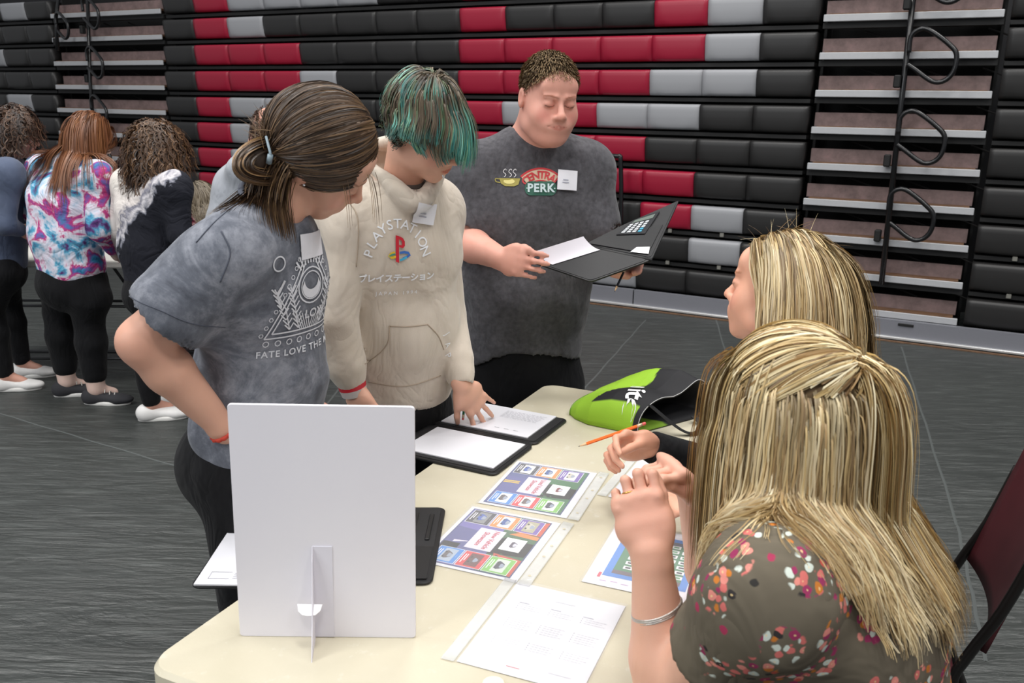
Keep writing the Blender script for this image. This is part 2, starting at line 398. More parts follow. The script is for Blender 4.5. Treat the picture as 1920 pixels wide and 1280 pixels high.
# ---- materials
paper_m = plain('paper', srgb(226, 226, 232), .6); foam_m = NT('foam_board')
foam_m.P(Base_Color=foam_m.mix(srgb(226, 223, 231), srgb(236, 234, 240), foam_m.noise(3, 4)), Roughness=.55); foam_m.bump(foam_m.noise(5, 2), .04, .01); foam_m = foam_m.m
leather_m = plain('folder_leatherette', srgb(24, 24, 26), .5, bump=(420, .35, .001)); lining_m = plain('folder_lining', srgb(34, 34, 36), .6, bump=(500, .2, .001))
sl = NT('clear_sleeve'); sl.P(Base_Color=(1, 1, 1, 1), Roughness=.14, Alpha=.10); sl.bump(sl.noise(22, 3), .5, .004); sleeve_m = sl.m
sl2 = NT('clear_sleeve_edge'); sl2.P(Base_Color=(.93, .95, .96, 1), Roughness=.2, Alpha=.4); sl2.bump(sl2.noise(60, 3), .4, .003); sleeve_e = sl2.m
_cm = {}
def cm(r, g, b, rough=.5):
    k = (r, g, b, rough)
    if k not in _cm: _cm[k] = plain('print_%d_%d_%d' % (r, g, b), srgb(r, g, b), rough)
    return _cm[k]
class Print:
    "flat print laid out on a sheet: x to the right along the sheet, y up"
    def __init__(s, o, ex, ey, w, h, z=.0006):
        s.o, s.ex, s.ey, s.ez, s.w, s.h, s.z = A3(*o), ex, ey, nrm(np.cross(ex, ey)), w, h, z
        s.g = Geo(); s.mats = []; s.lv = 0
    def mi(s, m):
        if m not in s.mats: s.mats.append(m)
        return s.mats.index(m)
    def pt(s, x, y, l): return s.o+s.ex*x+s.ey*y+s.ez*(s.z+.0001*l)
    def rect(s, x0, y0, x1, y1, m, l=1): s.g.add([s.pt(x0, y0, l), s.pt(x1, y0, l), s.pt(x1, y1, l), s.pt(x0, y1, l)], [(0, 1, 2, 3)], s.mi(m))
    def poly(s, P, m, l=2): s.g.add([s.pt(x, y, l) for x, y in P], [list(range(len(P)))], s.mi(m))
    def text(s, t, x, y, size, m, rot=0, l=4, bold=0, **k):
        V, F = text_geo(t, size, bold, **k); a = math.radians(rot)
        V = np.c_[V[:, 0]*math.cos(a)-V[:, 1]*math.sin(a)+x, V[:, 0]*math.sin(a)+V[:, 1]*math.cos(a)+y]
        s.g.add([s.pt(*v, l) for v in V], F, s.mi(m))
    def done(s, name, parent): return s.g.obj(name, s.mats, parent)
def sheet_mesh(o, ex, ey, w, h, t=.0004, wav=.0, n=10, seed=0, curl=None):
    "thin sheet with a little waviness; returns Geo"
    r = random.Random(seed); ph = [r.random()*6 for _ in range(4)]; ez = nrm(np.cross(ex, ey)); V = []
    for s in (0, 1):
        for j in range(n+1):
            for i in range(n+1):
                x, y = i/n, j/n
                zz = wav*(.5+.25*math.sin(5*x+3*y+ph[0])+.25*math.sin(9*y-4*x+ph[1]))
                if curl: zz += curl(x, y)
                V.append(o+ex*w*x+ey*h*y+ez*(zz+s*t))
    N = (n+1)**2; F = []
    for j in range(n):
        for i in range(n):
            a = j*(n+1)+i; F.append((a, a+n+1, a+n+2, a+1)); F.append((N+a, N+a+1, N+a+n+2, N+a+n+1))
    for i in range(n):
        for a, b_ in ((i, i+1), (n*(n+1)+i+1, n*(n+1)+i), ((i+1)*(n+1), i*(n+1)), (i*(n+1)+n, (i+1)*(n+1)+n)): F.append((a, b_, N+b_, N+a))
    return Geo().add(V, F)
def deg(a): return A3(math.cos(math.radians(a)), math.sin(math.radians(a)), 0)
# ---- the two vehicle flyers in clear sleeves
def flyer(label, tl, ang, title, cols, kind):
    # reading frame: ex = reading direction, ey = up on the page; holes run along the page top
    ex = deg(ang-90); ey = deg(ang)   # page 11" wide along ex, 8.5" tall along ey
    w, h = .279, .216
    o = A3(tl[0], tl[1], TZ+.0012)
    r = thing('flyer_in_sleeve', label, 'flyer', o)
    sheet_mesh(o, ex, ey, w, h, .0004).obj('sheet', [paper_m], r)
    p = Print(o, ex, ey, w, h, .0006)
    x0, x1, y0, y1 = .012, w-.012, .012, h-.02
    sky, grass, road = (cm(106, 98, 168), cm(38, 92, 52), cm(82, 84, 140)) if kind == 'new' else (cm(74, 84, 142), cm(44, 110, 62), cm(84, 88, 150))
    p.rect(x0-.003, y0-.003, x1+.003, y1+.003, cm(60, 70, 120), 1)
    p.rect(x0, y0, x1, y1, sky, 2)
    p.poly([(x0, .11), (x0, y1), (x1, y1), (x1, .12)], grass, 3)
    p.poly([(x0+.09, y0), (x0+.2, y0), (x0+.17, y1), (x0+.11, y1)], road, 3)
    if kind == 'new':
        p.poly([(x0+.02, .15), (x0+.07, .14), (x0+.07, y1), (x0, y1)], cm(196, 74, 40), 4); p.poly([(x1-.08, .13), (x1-.02, .15), (x1, y1), (x1-.07, y1)], cm(188, 70, 42), 4)
        p.poly([(x0+.07, .15), (x0+.085, .13), (x0+.09, y1), (x0+.075, y1)], cm(224, 128, 50), 5)
        p.poly([(.165, .03), (.175, .03), (.163, .06), (.16, .06)], cm(222, 214, 230), 4); p.rect(x1-.09, .012, x1-.06, .05, cm(110, 90, 140), 3)
    else:
        for q in (.128, .137): p.poly([(q, y0), (q+.006, y0), (q+.003, .052), (q-.002, .052)], cm(228, 190, 60), 4)
    r2 = random.Random(len(label))
    for q in range(26):
        x, y = r2.uniform(x0, x1-.012), r2.uniform(.1, y1-.012); s_ = r2.uniform(.004, .012); v = r2.randint(-16, 22)
        p.poly([(x, y), (x+s_, y+.003), (x+s_*.9, y+s_), (x+s_*.2, y+s_*.8)], cm(46+v//2, 100+v, 58+v//2), 4)
    # centre title card
    p.rect(.092, .062, .188, .122, cm(214, 210, 222), 6)
    p.text(title, .14, .104, .0165, cm(186, 30, 62), l=8, bold=.0003); p.text('Showcase', .14, .084, .0165, cm(186, 30, 62), l=8, bold=.0003)
    p.rect(.112, .132, .168, .178, cm(240, 240, 242), 6)
    for q in range(3): p.rect(.118, .137+q*.0045, .15, .1385+q*.0045, cm(190, 190, 196), 7)
    blob = lambda x, y, s_, m, l: p.poly([(x-s_, y-s_*.3), (x-s_*.7, y-s_*.55), (x+s_*.7, y-s_*.55), (x+s_, y-s_*.2), (x+s_*.8, y+s_*.15), (x+s_*.45, y+s_*.5), (x-s_*.4, y+s_*.52), (x-s_*.75, y+s_*.1)], m, l)
    blob(.14, .157, .014, cm(70, 62, 84) if kind == 'new' else cm(120, 30, 40), 8); blob(.14, .160, .008, cm(200, 200, 212), 9)
    tx = {'k': cm(52, 54, 66), 'o': cm(236, 138, 60), 'p': cm(112, 84, 168), 'b': cm(58, 132, 206), 'r': cm(208, 58, 66), 'g': cm(124, 186, 84)}
    body = {'k': cm(64, 92, 170), 'o': cm(44, 78, 150), 'p': cm(196, 190, 176), 'b': cm(90, 82, 86), 'r': cm(96, 72, 74), 'g': cm(52, 50, 72)}
    pic = {'k': cm(128, 130, 132), 'o': cm(206, 214, 226), 'p': cm(170, 166, 140), 'b': cm(168, 182, 200), 'r': cm(104, 60, 60), 'g': cm(206, 214, 206)} if kind == 'new' else {k: cm(236, 238, 240) for k in 'kopbrg'}
    # tiles run down both short sides of the page (far row: k o p, near row: b r g)
    for side, names in ((0, 'kop'), (1, 'brg')):
        for i, k in enumerate(names):
            tx0 = .016 if side == 0 else w-.016-.062; ty0 = .016+i*.058+(.002 if side else 0)
            p.rect(tx0-.0015, ty0-.0015, tx0+.0635, ty0+.0545, cm(228, 230, 234), 5)
            p.rect(tx0, ty0, tx0+.062, ty0+.053, tx[k], 6)
            p.rect(tx0+.005, ty0+.015, tx0+.057, ty0+.043, pic[k], 7)
            blob(tx0+.03, ty0+.028, .017, body[k], 8); blob(tx0+.031, ty0+.033, .009, cm(150, 160, 178), 9)
            for wx in (-.009, .011): blob(tx0+.03+wx, ty0+.021, .004, cm(30, 30, 32), 9)
            for q in range(2): p.rect(tx0+.012, ty0+.0045+q*.0045, tx0+.05-.01*q, ty0+.0065+q*.0045, cm(240, 238, 244), 8)
            p.text(('$9,500', '$14,200', '$21,900')[i] if 0 else '- - -', tx0+.031, ty0+.048, .006, cm(240, 238, 244), l=8)
    p.done('print', r)
    so = o-ex*.006-ey*.004+bZ*.0024
    sheet_mesh(so, ex, ey, w+.012, h+.008, .00015, .0006, 10, 3).obj('sleeve', [sleeve_m], r, True)
    g = sheet_mesh(so+ey*(h+.008), ex, ey, w+.012, .026, .0003, .0006, 8, 4)
    st = g.obj('punched_strip', [sleeve_e], r, True)
    g = Geo()
    for q in (.035, .12, .17, .255):
        c_ = so+ey*(h+.021)+ex*q+bZ*.0012; k = 10; g.add([c_+(ex*math.cos(2*math.pi*i/k)+ey*math.sin(2*math.pi*i/k))*.0035 for i in range(k)], [list(range(k))])
    g.obj('punch_hole', [cm(206, 198, 176)], r)
    return r
flyer('colour flyer in a clear sleeve titled New Vehicle Showcase, the nearer of the two flyers', (-.068-.015, 1.867+.0, 0), -21.5+.5, 'New Vehicle', 0, 'new')
flyer('colour flyer in a clear sleeve titled Used Vehicle Showcase, beside the folder with white pages', (.022, 2.150, 0), -19.5, 'Used Vehicle', 0, 'used')
# ---- sleeve with a printed list in front
def sleeved(label, tl, ang, w, h, draw, strip='left', seed=1, wav=.0012):
    ex = deg(ang); ey = deg(ang+90); o = A3(tl[0], tl[1], TZ+.0012)-ey*h
    r = thing('document_in_sleeve', label, 'document', o)
    sheet_mesh(o, ex, ey, w, h, .0005).obj('sheet', [paper_m], r)
    p = Print(o, ex, ey, w, h, .0007); draw(p, w, h); p.done('print', r)
    sheet_mesh(o-ex*.004-ey*.004+bZ*.0022, ex, ey, w+.008, h+.008, .00015, wav, 12, seed).obj('sleeve', [sleeve_m], r, True)
    if strip == 'left': sheet_mesh(o-ex*.028-ey*.004+bZ*.001, ex, ey, .024, h+.008, .0003, .0006, 8, seed).obj('punched_strip', [sleeve_e], r, True)
    elif strip == 'top': sheet_mesh(o+ey*(h+.004)-ex*.004+bZ*.001, ex, ey, w+.008, .024, .0003, .0006, 8, seed).obj('punched_strip', [sleeve_e], r, True)
    return r
def draw_list(p, w, h):
    gl = cm(206, 206, 214); gd = cm(176, 176, 188)
    for c_ in range(3):
        x = .03+c_*.062
        for rw, (y, k) in enumerate(((h-.075, 3), (h-.125, 5), (h-.185, 4))):
            for i in range(k):
                yy = y-i*.0065
                p.rect(x, yy, x+.0018, yy+.0028, gd, 3)
                xx = x+.007
                for q in range(5 if i % 2 else 6):
                    p.rect(xx, yy, xx+.0052, yy+.0022, gl, 3); xx += .0068
        p.rect(x, h-.068, x+.02, h-.0655, gd, 3)
    p.rect(.09, h-.04, .13, h-.036, gl, 3); p.rect(.08, .02, .104, .0225, cm(196, 120, 130), 3); p.rect(.15, .03, .19, .0325, gl, 3)
sleeved('printed list in a crinkled clear sleeve lying nearest the camera on the table', (.022, 1.532, 0), -21.5, .216, .279, draw_list, 'left', 5, .003)
def draw_map(p, w, h):
    p.rect(.03, .04, w-.02, h-.03, cm(70, 132, 206), 1); p.rect(.045, .055, w-.035, h-.045, cm(58, 120, 84), 2)
    p.rect(.045, .055, w-.035, .07, cm(96, 84, 96), 3); p.rect(.045, h-.06, w-.035, h-.045, cm(90, 96, 110), 3)
    r = random.Random(4)
    for i in range(5):
        for j in range(7):
            x = .062+i*.025; y = .08+j*.021
            p.rect(x, y, x+.019, y+.013, cm(232, 232, 234), 4); p.rect(x+.004, y+.003, x+.015, y+.010, cm(44, 48, 60) if r.random() < .5 else cm(92, 150, 110), 5)
    for q in range(5): p.rect(.03+q*.022, .018+.003*(q % 2), .044+q*.022, .021+.003*(q % 2), cm(196, 170, 206), 3)
    p.rect(.022, .03, .028, .05, cm(206, 80, 100), 3)
sleeved('blue bordered game board picture sheet lying under the raised hand of the flower-print woman', (.247, 1.80, 0), -21, .216, .279, draw_map, None, 8, .001)
sleeved('empty-looking clear sleeve with white page half hidden beneath the orange pencil hand', (.345, 2.175, 0), -24, .216, .26, lambda p, w, h: p.rect(.03, .2, .18, .203, cm(190, 190, 196)), 'left', 9, .001)
# ---- open leatherette folders
def padfolio(name, label, br, ang, hw, hh, draws, pocket=None, z=TZ, near=True):
    "open flat: two halves stacked along ey; ex points to the far left"
    ey = deg(ang); ex = deg(ang-90); o = A3(br[0], br[1], z+.001)   # o = near right corner; halves extend -ex
    r = thing('padfolio', label, 'folder', o)
    for i in range(2):
        oo = o-ex*hw+ey*i*(hh+.012)
        g = Geo(); g.slab(rrect(hw, hh, .018, 5), 0, .0065, (ex, ey, bZ, oo), bev=.002); cv = g.obj('cover', [leather_m], r)
        g = Geo(); g.slab(rrect(hw-.02, hh-.02, .01, 4, .01, .01), .0065, .0078, (ex, ey, bZ, oo)); g.obj('lining', [lining_m], r)
    g = Geo(); g.box(o-ex*(hw/2)*1+ey*(hh+.006)+bZ*.0025, (hw-.02, .016, .005), np.array([ex, ey, bZ]), bev=.002); g.obj('spine', [leather_m], r)
    return r, o, ex, ey
f1, o1, ex1, ey1 = padfolio('padfolio', 'black open folder overhanging the table edge under the hand of the teal-haired youth', (-.035, 2.040, 0), 64, .335, .232, None)
def writing(p, w, h, rows, seed, x0=.03, wmax=.5):
    r = random.Random(seed)
    for i in range(rows):
        y = h-.03-i*.008; x = x0
        while x < w*wmax:
            l = r.uniform(.004, .014); p.rect(x, y, x+l, y+.0012, cm(150, 150, 160), 2); x += l+.004
def page(label, o, ex, ey, w, h, lift=.009, rows=10, seed=1, curl=None, parent_name='paper_sheet', cat='paper'):
    oo = o+bZ*lift; g = sheet_mesh(oo, ex, ey, w, h, .003, .0, 10, seed, curl)
    s_ = g.obj(parent_name, [paper_m], origin=tuple(oo), smooth=False); tag(s_, label, cat)
    p = Print(oo+bZ*.003, ex, ey, w, h, .0004); writing(p, w, h, rows, seed); pr = p.done('print', s_) if not curl else None
    return s_
page('blank white writing pad page on the nearer half of the overhanging folder', o1-ex1*.298+ey1*.026, ex1, ey1, .279, .19, rows=0, lift=.0082)
pg = page('written white sheet pressed by the hand on the farther half of the overhanging folder', o1-ex1*.315+ey1*.265, ex1, ey1, .279, .205, rows=0, lift=.0082)
p = Print(o1-ex1*.315+ey1*.265+bZ*.0114, ex1, ey1, .279, .205, .0005); writing(p, .279, .205, 8, 3, .13, .9)
for q in range(3): p.rect(.16+.03*q, .03, .175+.03*q, .0315, cm(110, 110, 118), 2)
p.done('print', pg)
f2, o2, ex2, ey2 = padfolio('padfolio', 'black open folder lying flat behind the white foam board', (-.168, 1.515, 0), 92, .0001, .0001, None) if 0 else (None,)*4
# second folder: halves side by side
ex2 = deg(3); ey2 = deg(90); o2 = A3(-.6, 1.478, TZ+.001)
f2 = thing('padfolio', 'black open folder with an empty pen pocket, lying behind the white foam board', 'folder', o2)
for i in range(2):
    oo = o2+ex2*i*.232+ey2*(.01*i)
    g = Geo(); g.slab(rrect(.225, .335, .018, 5), 0, .0065, (ex2, ey2, bZ, oo), bev=.002); g.obj('cover', [leather_m], f2)
    g = Geo(); g.slab(rrect(.205, .315, .01, 4, .01, .01), .0065, .0078, (ex2, ey2, bZ, oo)); g.obj('lining', [lining_m], f2)
g = Geo(); g.box(o2+ex2*.2285+ey2*.17+bZ*.0025, (.014, .31, .005), np.array([ex2, ey2, bZ]), bev=.002); g.obj('spine', [leather_m], f2)
g = Geo(); oo = o2+ex2*.24+ey2*.02
g.slab([(0, 0), (.205, 0), (.205, .13), (.0, .15)], .0078, .0098, (ex2, ey2, bZ, oo)); g.obj('pocket', [leather_m], f2)
g = Geo(); g.slab([(.06, .16), (.145, .16), (.16, .175), (.16, .29), (.06, .29)], .0078, .0094, (ex2, ey2, bZ, oo), bev=.0006); g.obj('card_flap', [leather_m], f2)
g = Geo(); g.box(oo+ex2*.19+ey2*.22+bZ*.01, (.01, .12, .004), np.array([ex2, ey2, bZ]), bev=.0015); g.obj('pen_loop', [leather_m], f2)
pg2 = page('white sheet sticking out past the left edge of the foam board on the near folder', o2+ex2*.008+ey2*.0, deg(1), deg(91), .2, .262, lift=.0085, rows=0)
p = Print(o2+ex2*.008+ey2*.0+bZ*.0115, deg(1), deg(91), .2, .262, .0005)
p.rect(.02, .02, .06, .0212, cm(170, 170, 178), 2); p.rect(.02, .045, .06, .0462, cm(170, 170, 178), 2); p.rect(.02, .02, .0212, .045, cm(170, 170, 178), 2)
for q in range(4): p.rect(.066, .022+q*.006, .086, .0235+q*.006, cm(176, 176, 184), 2)
p.done('print', pg2)
# ---- white foam board on its easel strut
b0 = A3(-.457, 1.338, TZ); be = nrm(A3(.299, .006, 0)); bn = A3(be[1], -be[0], 0)  # bn towards camera
fb = thing('display_board', 'white foam board standing upright with its plain back and cardboard easel strut toward the camera', 'board', b0)
lean = math.radians(1.2); bu = nrm(bZ*math.cos(lean)-bn*math.sin(lean)*-1*-1)
g = Geo(); g.slab(rrect(.304, .421, .006, 4), 0, .006, (be, bu, bn, b0-be*.003), bev=.0012); g.obj('panel', [foam_m], fb)
stm = plain('strut_card', srgb(222, 220, 230), .5)
g = Geo(); g.slab([(0, .002), (.033, .002), (.033, .172), (0, .172)], .0062, .0078, (be, bu, bn, b0+be*.1275)); g.obj('strut_plate', [stm], fb)
h0 = b0+be*.1275+bn*.008; hn = nrm(bn*1.0+be*.12)
fin = [(0, .172), (0, .0), (.004, .0), (.072, .0), (.046, .05), (.028, .1), (.012, .15)]
g = Geo(); g.slab(fin, -.0007, .0007, (hn, bu, nrm(np.cross(hn, bu)), h0)); g.obj('strut_fin', [stm], fb)
g = Geo(); P = [(-.026, .0), (.017, .0), (.015, -.012), (.008, -.02), (-.004, -.0215), (-.014, -.02), (-.022, -.013), (-.024, -.005)]
g.slab([(x, y) for x, y in P], 0, .0012, (be, nrm(bu*.5-bn*.86), nrm(np.cross(be, nrm(bu*.5-bn*.86))), h0+bu*.071+bn*.012)); g.obj('lock_tab', [plain('card_white', srgb(248, 248, 250), .5)], fb)
# small cream sticker/disc near the camera on the table
g = Geo(); c_ = on(925, 1283, TZ); g.slab([(.018*math.cos(a/14*math.pi*2), .018*math.sin(a/14*math.pi*2)) for a in range(14)], .0005, .004, (tX, tY, bZ, A3(c_[0], c_[1], TZ)), bev=.001)
tag(g.obj('eraser_cap', [plain('cream_rubber', srgb(240, 226, 208), .5)]), 'small pale round disc at the bottom edge of the picture on the table', 'disc')
# ---- pencils and pen
def pencil(label, a, b_, body, r=.0036, ferr=True, name='pencil', cat='pencil'):
    a, b_ = A3(*a), A3(*b_); d = nrm(b_-a); L = np.linalg.norm(b_-a)
    t = thing(name, label, cat, a)
    g = Geo(); g.tube([a+d*.02, a+d*(L-.022)], r, 6); g.obj('barrel', [body], t)
    g = Geo(); g.tube([a+d*.004, a+d*.02], [.0012, r], 8); g.obj('wood_tip', [cm(222, 184, 140)], t, True)
    g = Geo(); g.tube([a, a+d*.004], [.0003, .0012], 6); g.obj('lead', [cm(60, 60, 64)], t)
    g = Geo(); g.tube([a+d*(L-.022), a+d*(L-.009)], r*1.05, 10); g.obj('ferrule', [plain('ferrule', srgb(214, 190, 160), .35, .5)], t, True)
    g = Geo(); g.tube([a+d*(L-.009), a+d*(L-.002), a+d*L], [r, r, r*.6], 10); g.obj('eraser', [cm(222, 100, 96)], t, True)
    return t
# ---- maroon stacking chairs with black tube frames
mar = NT('maroon_shell'); mar.P(Base_Color=mar.mix(srgb(66, 22, 28), srgb(82, 30, 36), mar.noise(12, 3)), Roughness=.42); mar.bump(mar.noise(500, 2), .3, .001)
tube_m = plain('chair_tube', srgb(34, 31, 30), .32, .3)
def shell(fn, nu, nv, th):
    V = []; nrmls = []
    P = np.array([[fn(u/nu, v/nv) for u in range(nu+1)] for v in range(nv+1)])
    du = np.gradient(P, axis=1); dv = np.gradient(P, axis=0); N_ = np.cross(du, dv); N_ /= np.linalg.norm(N_, axis=2)[..., None]
    A_ = (P+N_*th/2).reshape(-1, 3); B_ = (P-N_*th/2).reshape(-1, 3); n = len(A_); F = []
    w = nu+1
    for v in range(nv):
        for u in range(nu):
            a = v*w+u; F.append((a, a+1, a+w+1, a+w)); F.append((n+a, n+a+w, n+a+w+1, n+a+1))
    rim = [u for u in range(nu)]+[v*w+nu for v in range(nv)]+[nv*w+u for u in range(nu, 0, -1)]+[v*w for v in range(nv, 0, -1)]
    for i in range(len(rim)): a, b_ = rim[i], rim[(i+1) % len(rim)]; F.append((a, n+a, n+b_, b_))
    return np.vstack([A_, B_]), F
def chair(label, rear_far, ang, group=None, wid=.44, dep=.42):
    "rear_far = floor point under the far rear seat corner; ang = direction the chair faces"
    f = deg(ang); s = A3(f[1], -f[0], 0)*(-1 if (A3(f[1], -f[0], 0)[1] > 0) else 1)   # s points to the near side
    o = A3(rear_far[0], rear_far[1], 0); r = thing('stacking_chair', label, 'chair', o+f*dep/2+s*wid/2, group)
    def seatf(u, v):
        e = abs(2*u-1); return o+s*wid*(u)+f*(dep*v-.0)+bZ*(.452-.018*(1-e*e)*(1-v*.5)-.05*max(0, v-.82)**1.2*4*.25+.03*max(0, .12-v)*4)
    V, F = shell(seatf, 14, 14, .014); mesh('seat', V, F, [mar.m], r, True)
    def backf(u, v):
        z = .53+.33*v; e = abs(2*u-1); dip = .055*(1-(2*u-1)**2)*(1-v) 
        return o+s*(wid*u)-f*(.045+.085*v+.035*(1-e*e))+bZ*(z-dip*.0-(.0 if v > .02 else 0)-.05*(e**6)*(v*0)) + bZ*(.02*v*(1-e**4))
    V, F = shell(backf, 16, 10, .02); mesh('backrest', V, F, [mar.m], r, True)
    for q, lab in ((-.008, 0), (wid+.008, 1)):
        a = o+s*q
        g = Geo(); g.tube(smooth_path([a-f*.15+bZ*.008, a-f*.02+bZ*.30, a+f*.0+bZ*.44, a-f*.022+bZ*.52, a-f*.07+bZ*.64, a-f*.115+bZ*.80], 4), .0115, 10); g.obj('rear_leg', [tube_m], r, True)
        g = Geo(); g.tube(smooth_path([a+f*(dep+.02)+bZ*.008, a+f*(dep-.04)+bZ*.36, a+f*(dep-.07)+bZ*.425, a+f*(dep-.14)+bZ*.435, a+f*.02+bZ*.435], 4), .0115, 10); g.obj('front_leg', [tube_m], r, True)
    g = Geo(); g.tube([o+f*.03+bZ*.425-s*.008, o+f*.03+bZ*.425+s*(wid+.008)], .009, 8); g.tube([o+f*(dep-.1)+bZ*.425-s*.008, o+f*(dep-.1)+bZ*.425+s*(wid+.008)], .009, 8); g.obj('seat_rail', [tube_m], r, True)
    return r
# ================================================================ soft shapes: blended solids turned into one surface
class Sdf:
    def __init__(s): s.L = []
    def _a(s, f, lo, hi, k, sub): s.L.append((f, np.asarray(lo, float), np.asarray(hi, float), k, sub)); return s
    def cap(s, a, b, r0, r1=None, k=.02, sub=False):
        a, b = A3(*a), A3(*b); r1 = r0 if r1 is None else r1; d = b-a; L2 = max(d@d, 1e-9)
        def f(P):
            q = P-a; t = np.clip((q@d)/L2, 0, 1); return np.sqrt(((q-t[..., None]*d)**2).sum(-1))-(r0+(r1-r0)*t)
        m = max(r0, r1); return s._a(f, np.minimum(a, b)-m, np.maximum(a, b)+m, k, sub)
    def ell(s, c, r, ax=None, k=.02, sub=False):
        c = A3(*c); r = A3(*r); ax = np.eye(3) if ax is None else np.asarray(ax, float)
        def f(P):
            q = (P-c)@ax.T; k1 = np.sqrt(((q/r)**2).sum(-1)); k2 = np.sqrt(((q/r**2)**2).sum(-1)); return k1*(k1-1)/np.maximum(k2, 1e-6)
        m = np.sqrt(((ax.T*r)**2).sum(1)); return s._a(f, c-m, c+m, k, sub)
    def ecap(s, a, b, u, ra, rb, k=.03, flat=1.0, sub=False):
        "elliptic tapered piece from a to b; u = wide direction; ra, rb = (wide, deep) radii at the ends"
        a, b = A3(*a), A3(*b); d = b-a; L = np.linalg.norm(d); w = d/L; u = A3(*u); u = nrm(u-w*(u@w)); v = np.cross(w, u)
        ra, rb = A3(*ra), A3(*rb)
        def f(P):
            q = P-a; z = q@w; t = np.clip(z/L, 0, 1); over = np.abs(z-t*L)/flat; t2 = t*t*(3-2*t)*.5+t*.5
            A = ra[0]+(rb[0]-ra[0])*t2; B = ra[1]+(rb[1]-ra[1])*t2
            x, y = q@u, q@v; mn = np.minimum(A, B); g = np.sqrt((x/A)**2+(y/B)**2+(over/mn)**2); return (g-1)*mn
        m = max(*ra, *rb); return s._a(f, np.minimum(a, b)-m, np.maximum(a, b)+m, k, sub)
    def chain(s, pts, rad, k=.02):
        for i in range(len(pts)-1): s.cap(pts[i], pts[i+1], rad[i], rad[i+1], k)
        return s
    def ev(s, P):
        D = np.full(P.shape[:-1], 1.0)
        for f, lo, hi, k, sub in s.L:
            D = s.comb(D, f(P), k, sub)
        return D
    @staticmethod
    def comb(D, d, k, sub):
        if sub: d = -d; h = np.maximum(k-np.abs(D-d), 0)/k; return np.maximum(D, d)+h*h*k*.25
        h = np.maximum(k-np.abs(D-d), 0)/k; return np.minimum(D, d)-h*h*k*.25
    def axes(s, vox, fine, pad):
        los = np.min([l for _, l, _, _, sb in s.L if not sb], 0)-pad; his = np.max([h for _, _, h, _, sb in s.L if not sb], 0)+pad
        out = []
        for a in range(3):
            x = los[a]; X = [x]
            while x < his[a]:
                st = vox
                for lo, hi, v in fine:
                    if lo[a] <= x <= hi[a]: st = min(st, v)
                x += st; X.append(x)
            out.append(np.array(X))
        return out
    def mesh(s, vox=.008, fine=(), warp=None):
        pad = vox*3; X, Y, Z = s.axes(vox, fine, pad)
        D = np.full((len(X), len(Y), len(Z)), .5, np.float32)
        for f, lo, hi, k, sub in s.L:
            m = k+vox*4; sl = []
            for ax, l, h in zip((X, Y, Z), lo, hi):
                i0 = max(0, np.searchsorted(ax, l-m)-1); i1 = min(len(ax), np.searchsorted(ax, h+m)+1); sl.append(slice(i0, i1))
            if any(q.stop-q.start < 2 for q in sl): continue
            G_ = np.stack(np.meshgrid(X[sl[0]], Y[sl[1]], Z[sl[2]], indexing='ij'), -1)
            D[tuple(sl)] = s.comb(D[tuple(sl)], f(G_), k, sub)
        if warp is not None:
            near = np.abs(D) < .03; I = np.argwhere(near)
            P = np.stack([X[I[:, 0]], Y[I[:, 1]], Z[I[:, 2]]], -1); D[near] += warp(P).astype(np.float32)
        return nets(D, X, Y, Z)
def nets(D, X, Y, Z):
    ins = D < 0; nx, ny, nz = D.shape
    cnt = np.zeros((nx-1, ny-1, nz-1), np.int8)
    C = [(i, j, k) for i in (0, 1) for j in (0, 1) for k in (0, 1)]
    for i, j, k in C: cnt += ins[i:nx-1+i, j:ny-1+j, k:nz-1+k]
    cell = (cnt > 0) & (cnt < 8); I = np.argwhere(cell); idx = np.full(cell.shape, -1, np.int64); idx[cell] = np.arange(len(I))
    acc = np.zeros((len(I), 3)); n = np.zeros(len(I))
    i0, j0, k0 = I.T
    for a in C:
        for ax in range(3):
            if a[ax]: continue
            b = list(a); b[ax] = 1
            A_ = (i0+a[0], j0+a[1], k0+a[2]); B_ = (i0+b[0], j0+b[1], k0+b[2])
            da, db = D[A_], D[B_]; m = (da < 0) != (db < 0); t = np.where(m, da/np.where(m, da-db, 1), 0)
            pa = np.stack([X[A_[0]], Y[A_[1]], Z[A_[2]]], -1); pb = np.stack([X[B_[0]], Y[B_[1]], Z[B_[2]]], -1)
            acc += (pa+(pb-pa)*t[:, None])*m[:, None]; n += m
    V = acc/n[:, None]; F = []
    for ax in range(3):
        sl0 = [slice(None)]*3; sl1 = [slice(None)]*3; sl0[ax] = slice(0, -1); sl1[ax] = slice(1, None)
        a, b = ins[tuple(sl0)], ins[tuple(sl1)]; E = np.argwhere(a != b); u, v = (ax+1) % 3, (ax+2) % 3
        E = E[(E[:, u] > 0) & (E[:, v] > 0) & (E[:, u] < cell.shape[u]) & (E[:, v] < cell.shape[v])]
        flip = a[tuple(E.T)]; q = []
        for du, dv in ((1, 1), (0, 1), (0, 0), (1, 0)):
            e = E.copy(); e[:, u] -= du; e[:, v] -= dv; q.append(idx[tuple(e.T)])
        q = np.stack(q, -1); q[~flip] = q[~flip][:, ::-1]; F.append(q)
    F = np.concatenate(F); F = F[(F >= 0).all(1)]
    return V, F
def relax(V, F, it=1, lam=.5):
    for _ in range(it):
        S = np.zeros_like(V); n = np.zeros(len(V))
        for a in range(4):
            b = (a+1) % 4; np.add.at(S, F[:, a], V[F[:, b]]); np.add.at(n, F[:, a], 1); np.add.at(S, F[:, b], V[F[:, a]]); np.add.at(n, F[:, b], 1)
        V = V+(S/np.maximum(n, 1)[:, None]-V)*lam
    return V
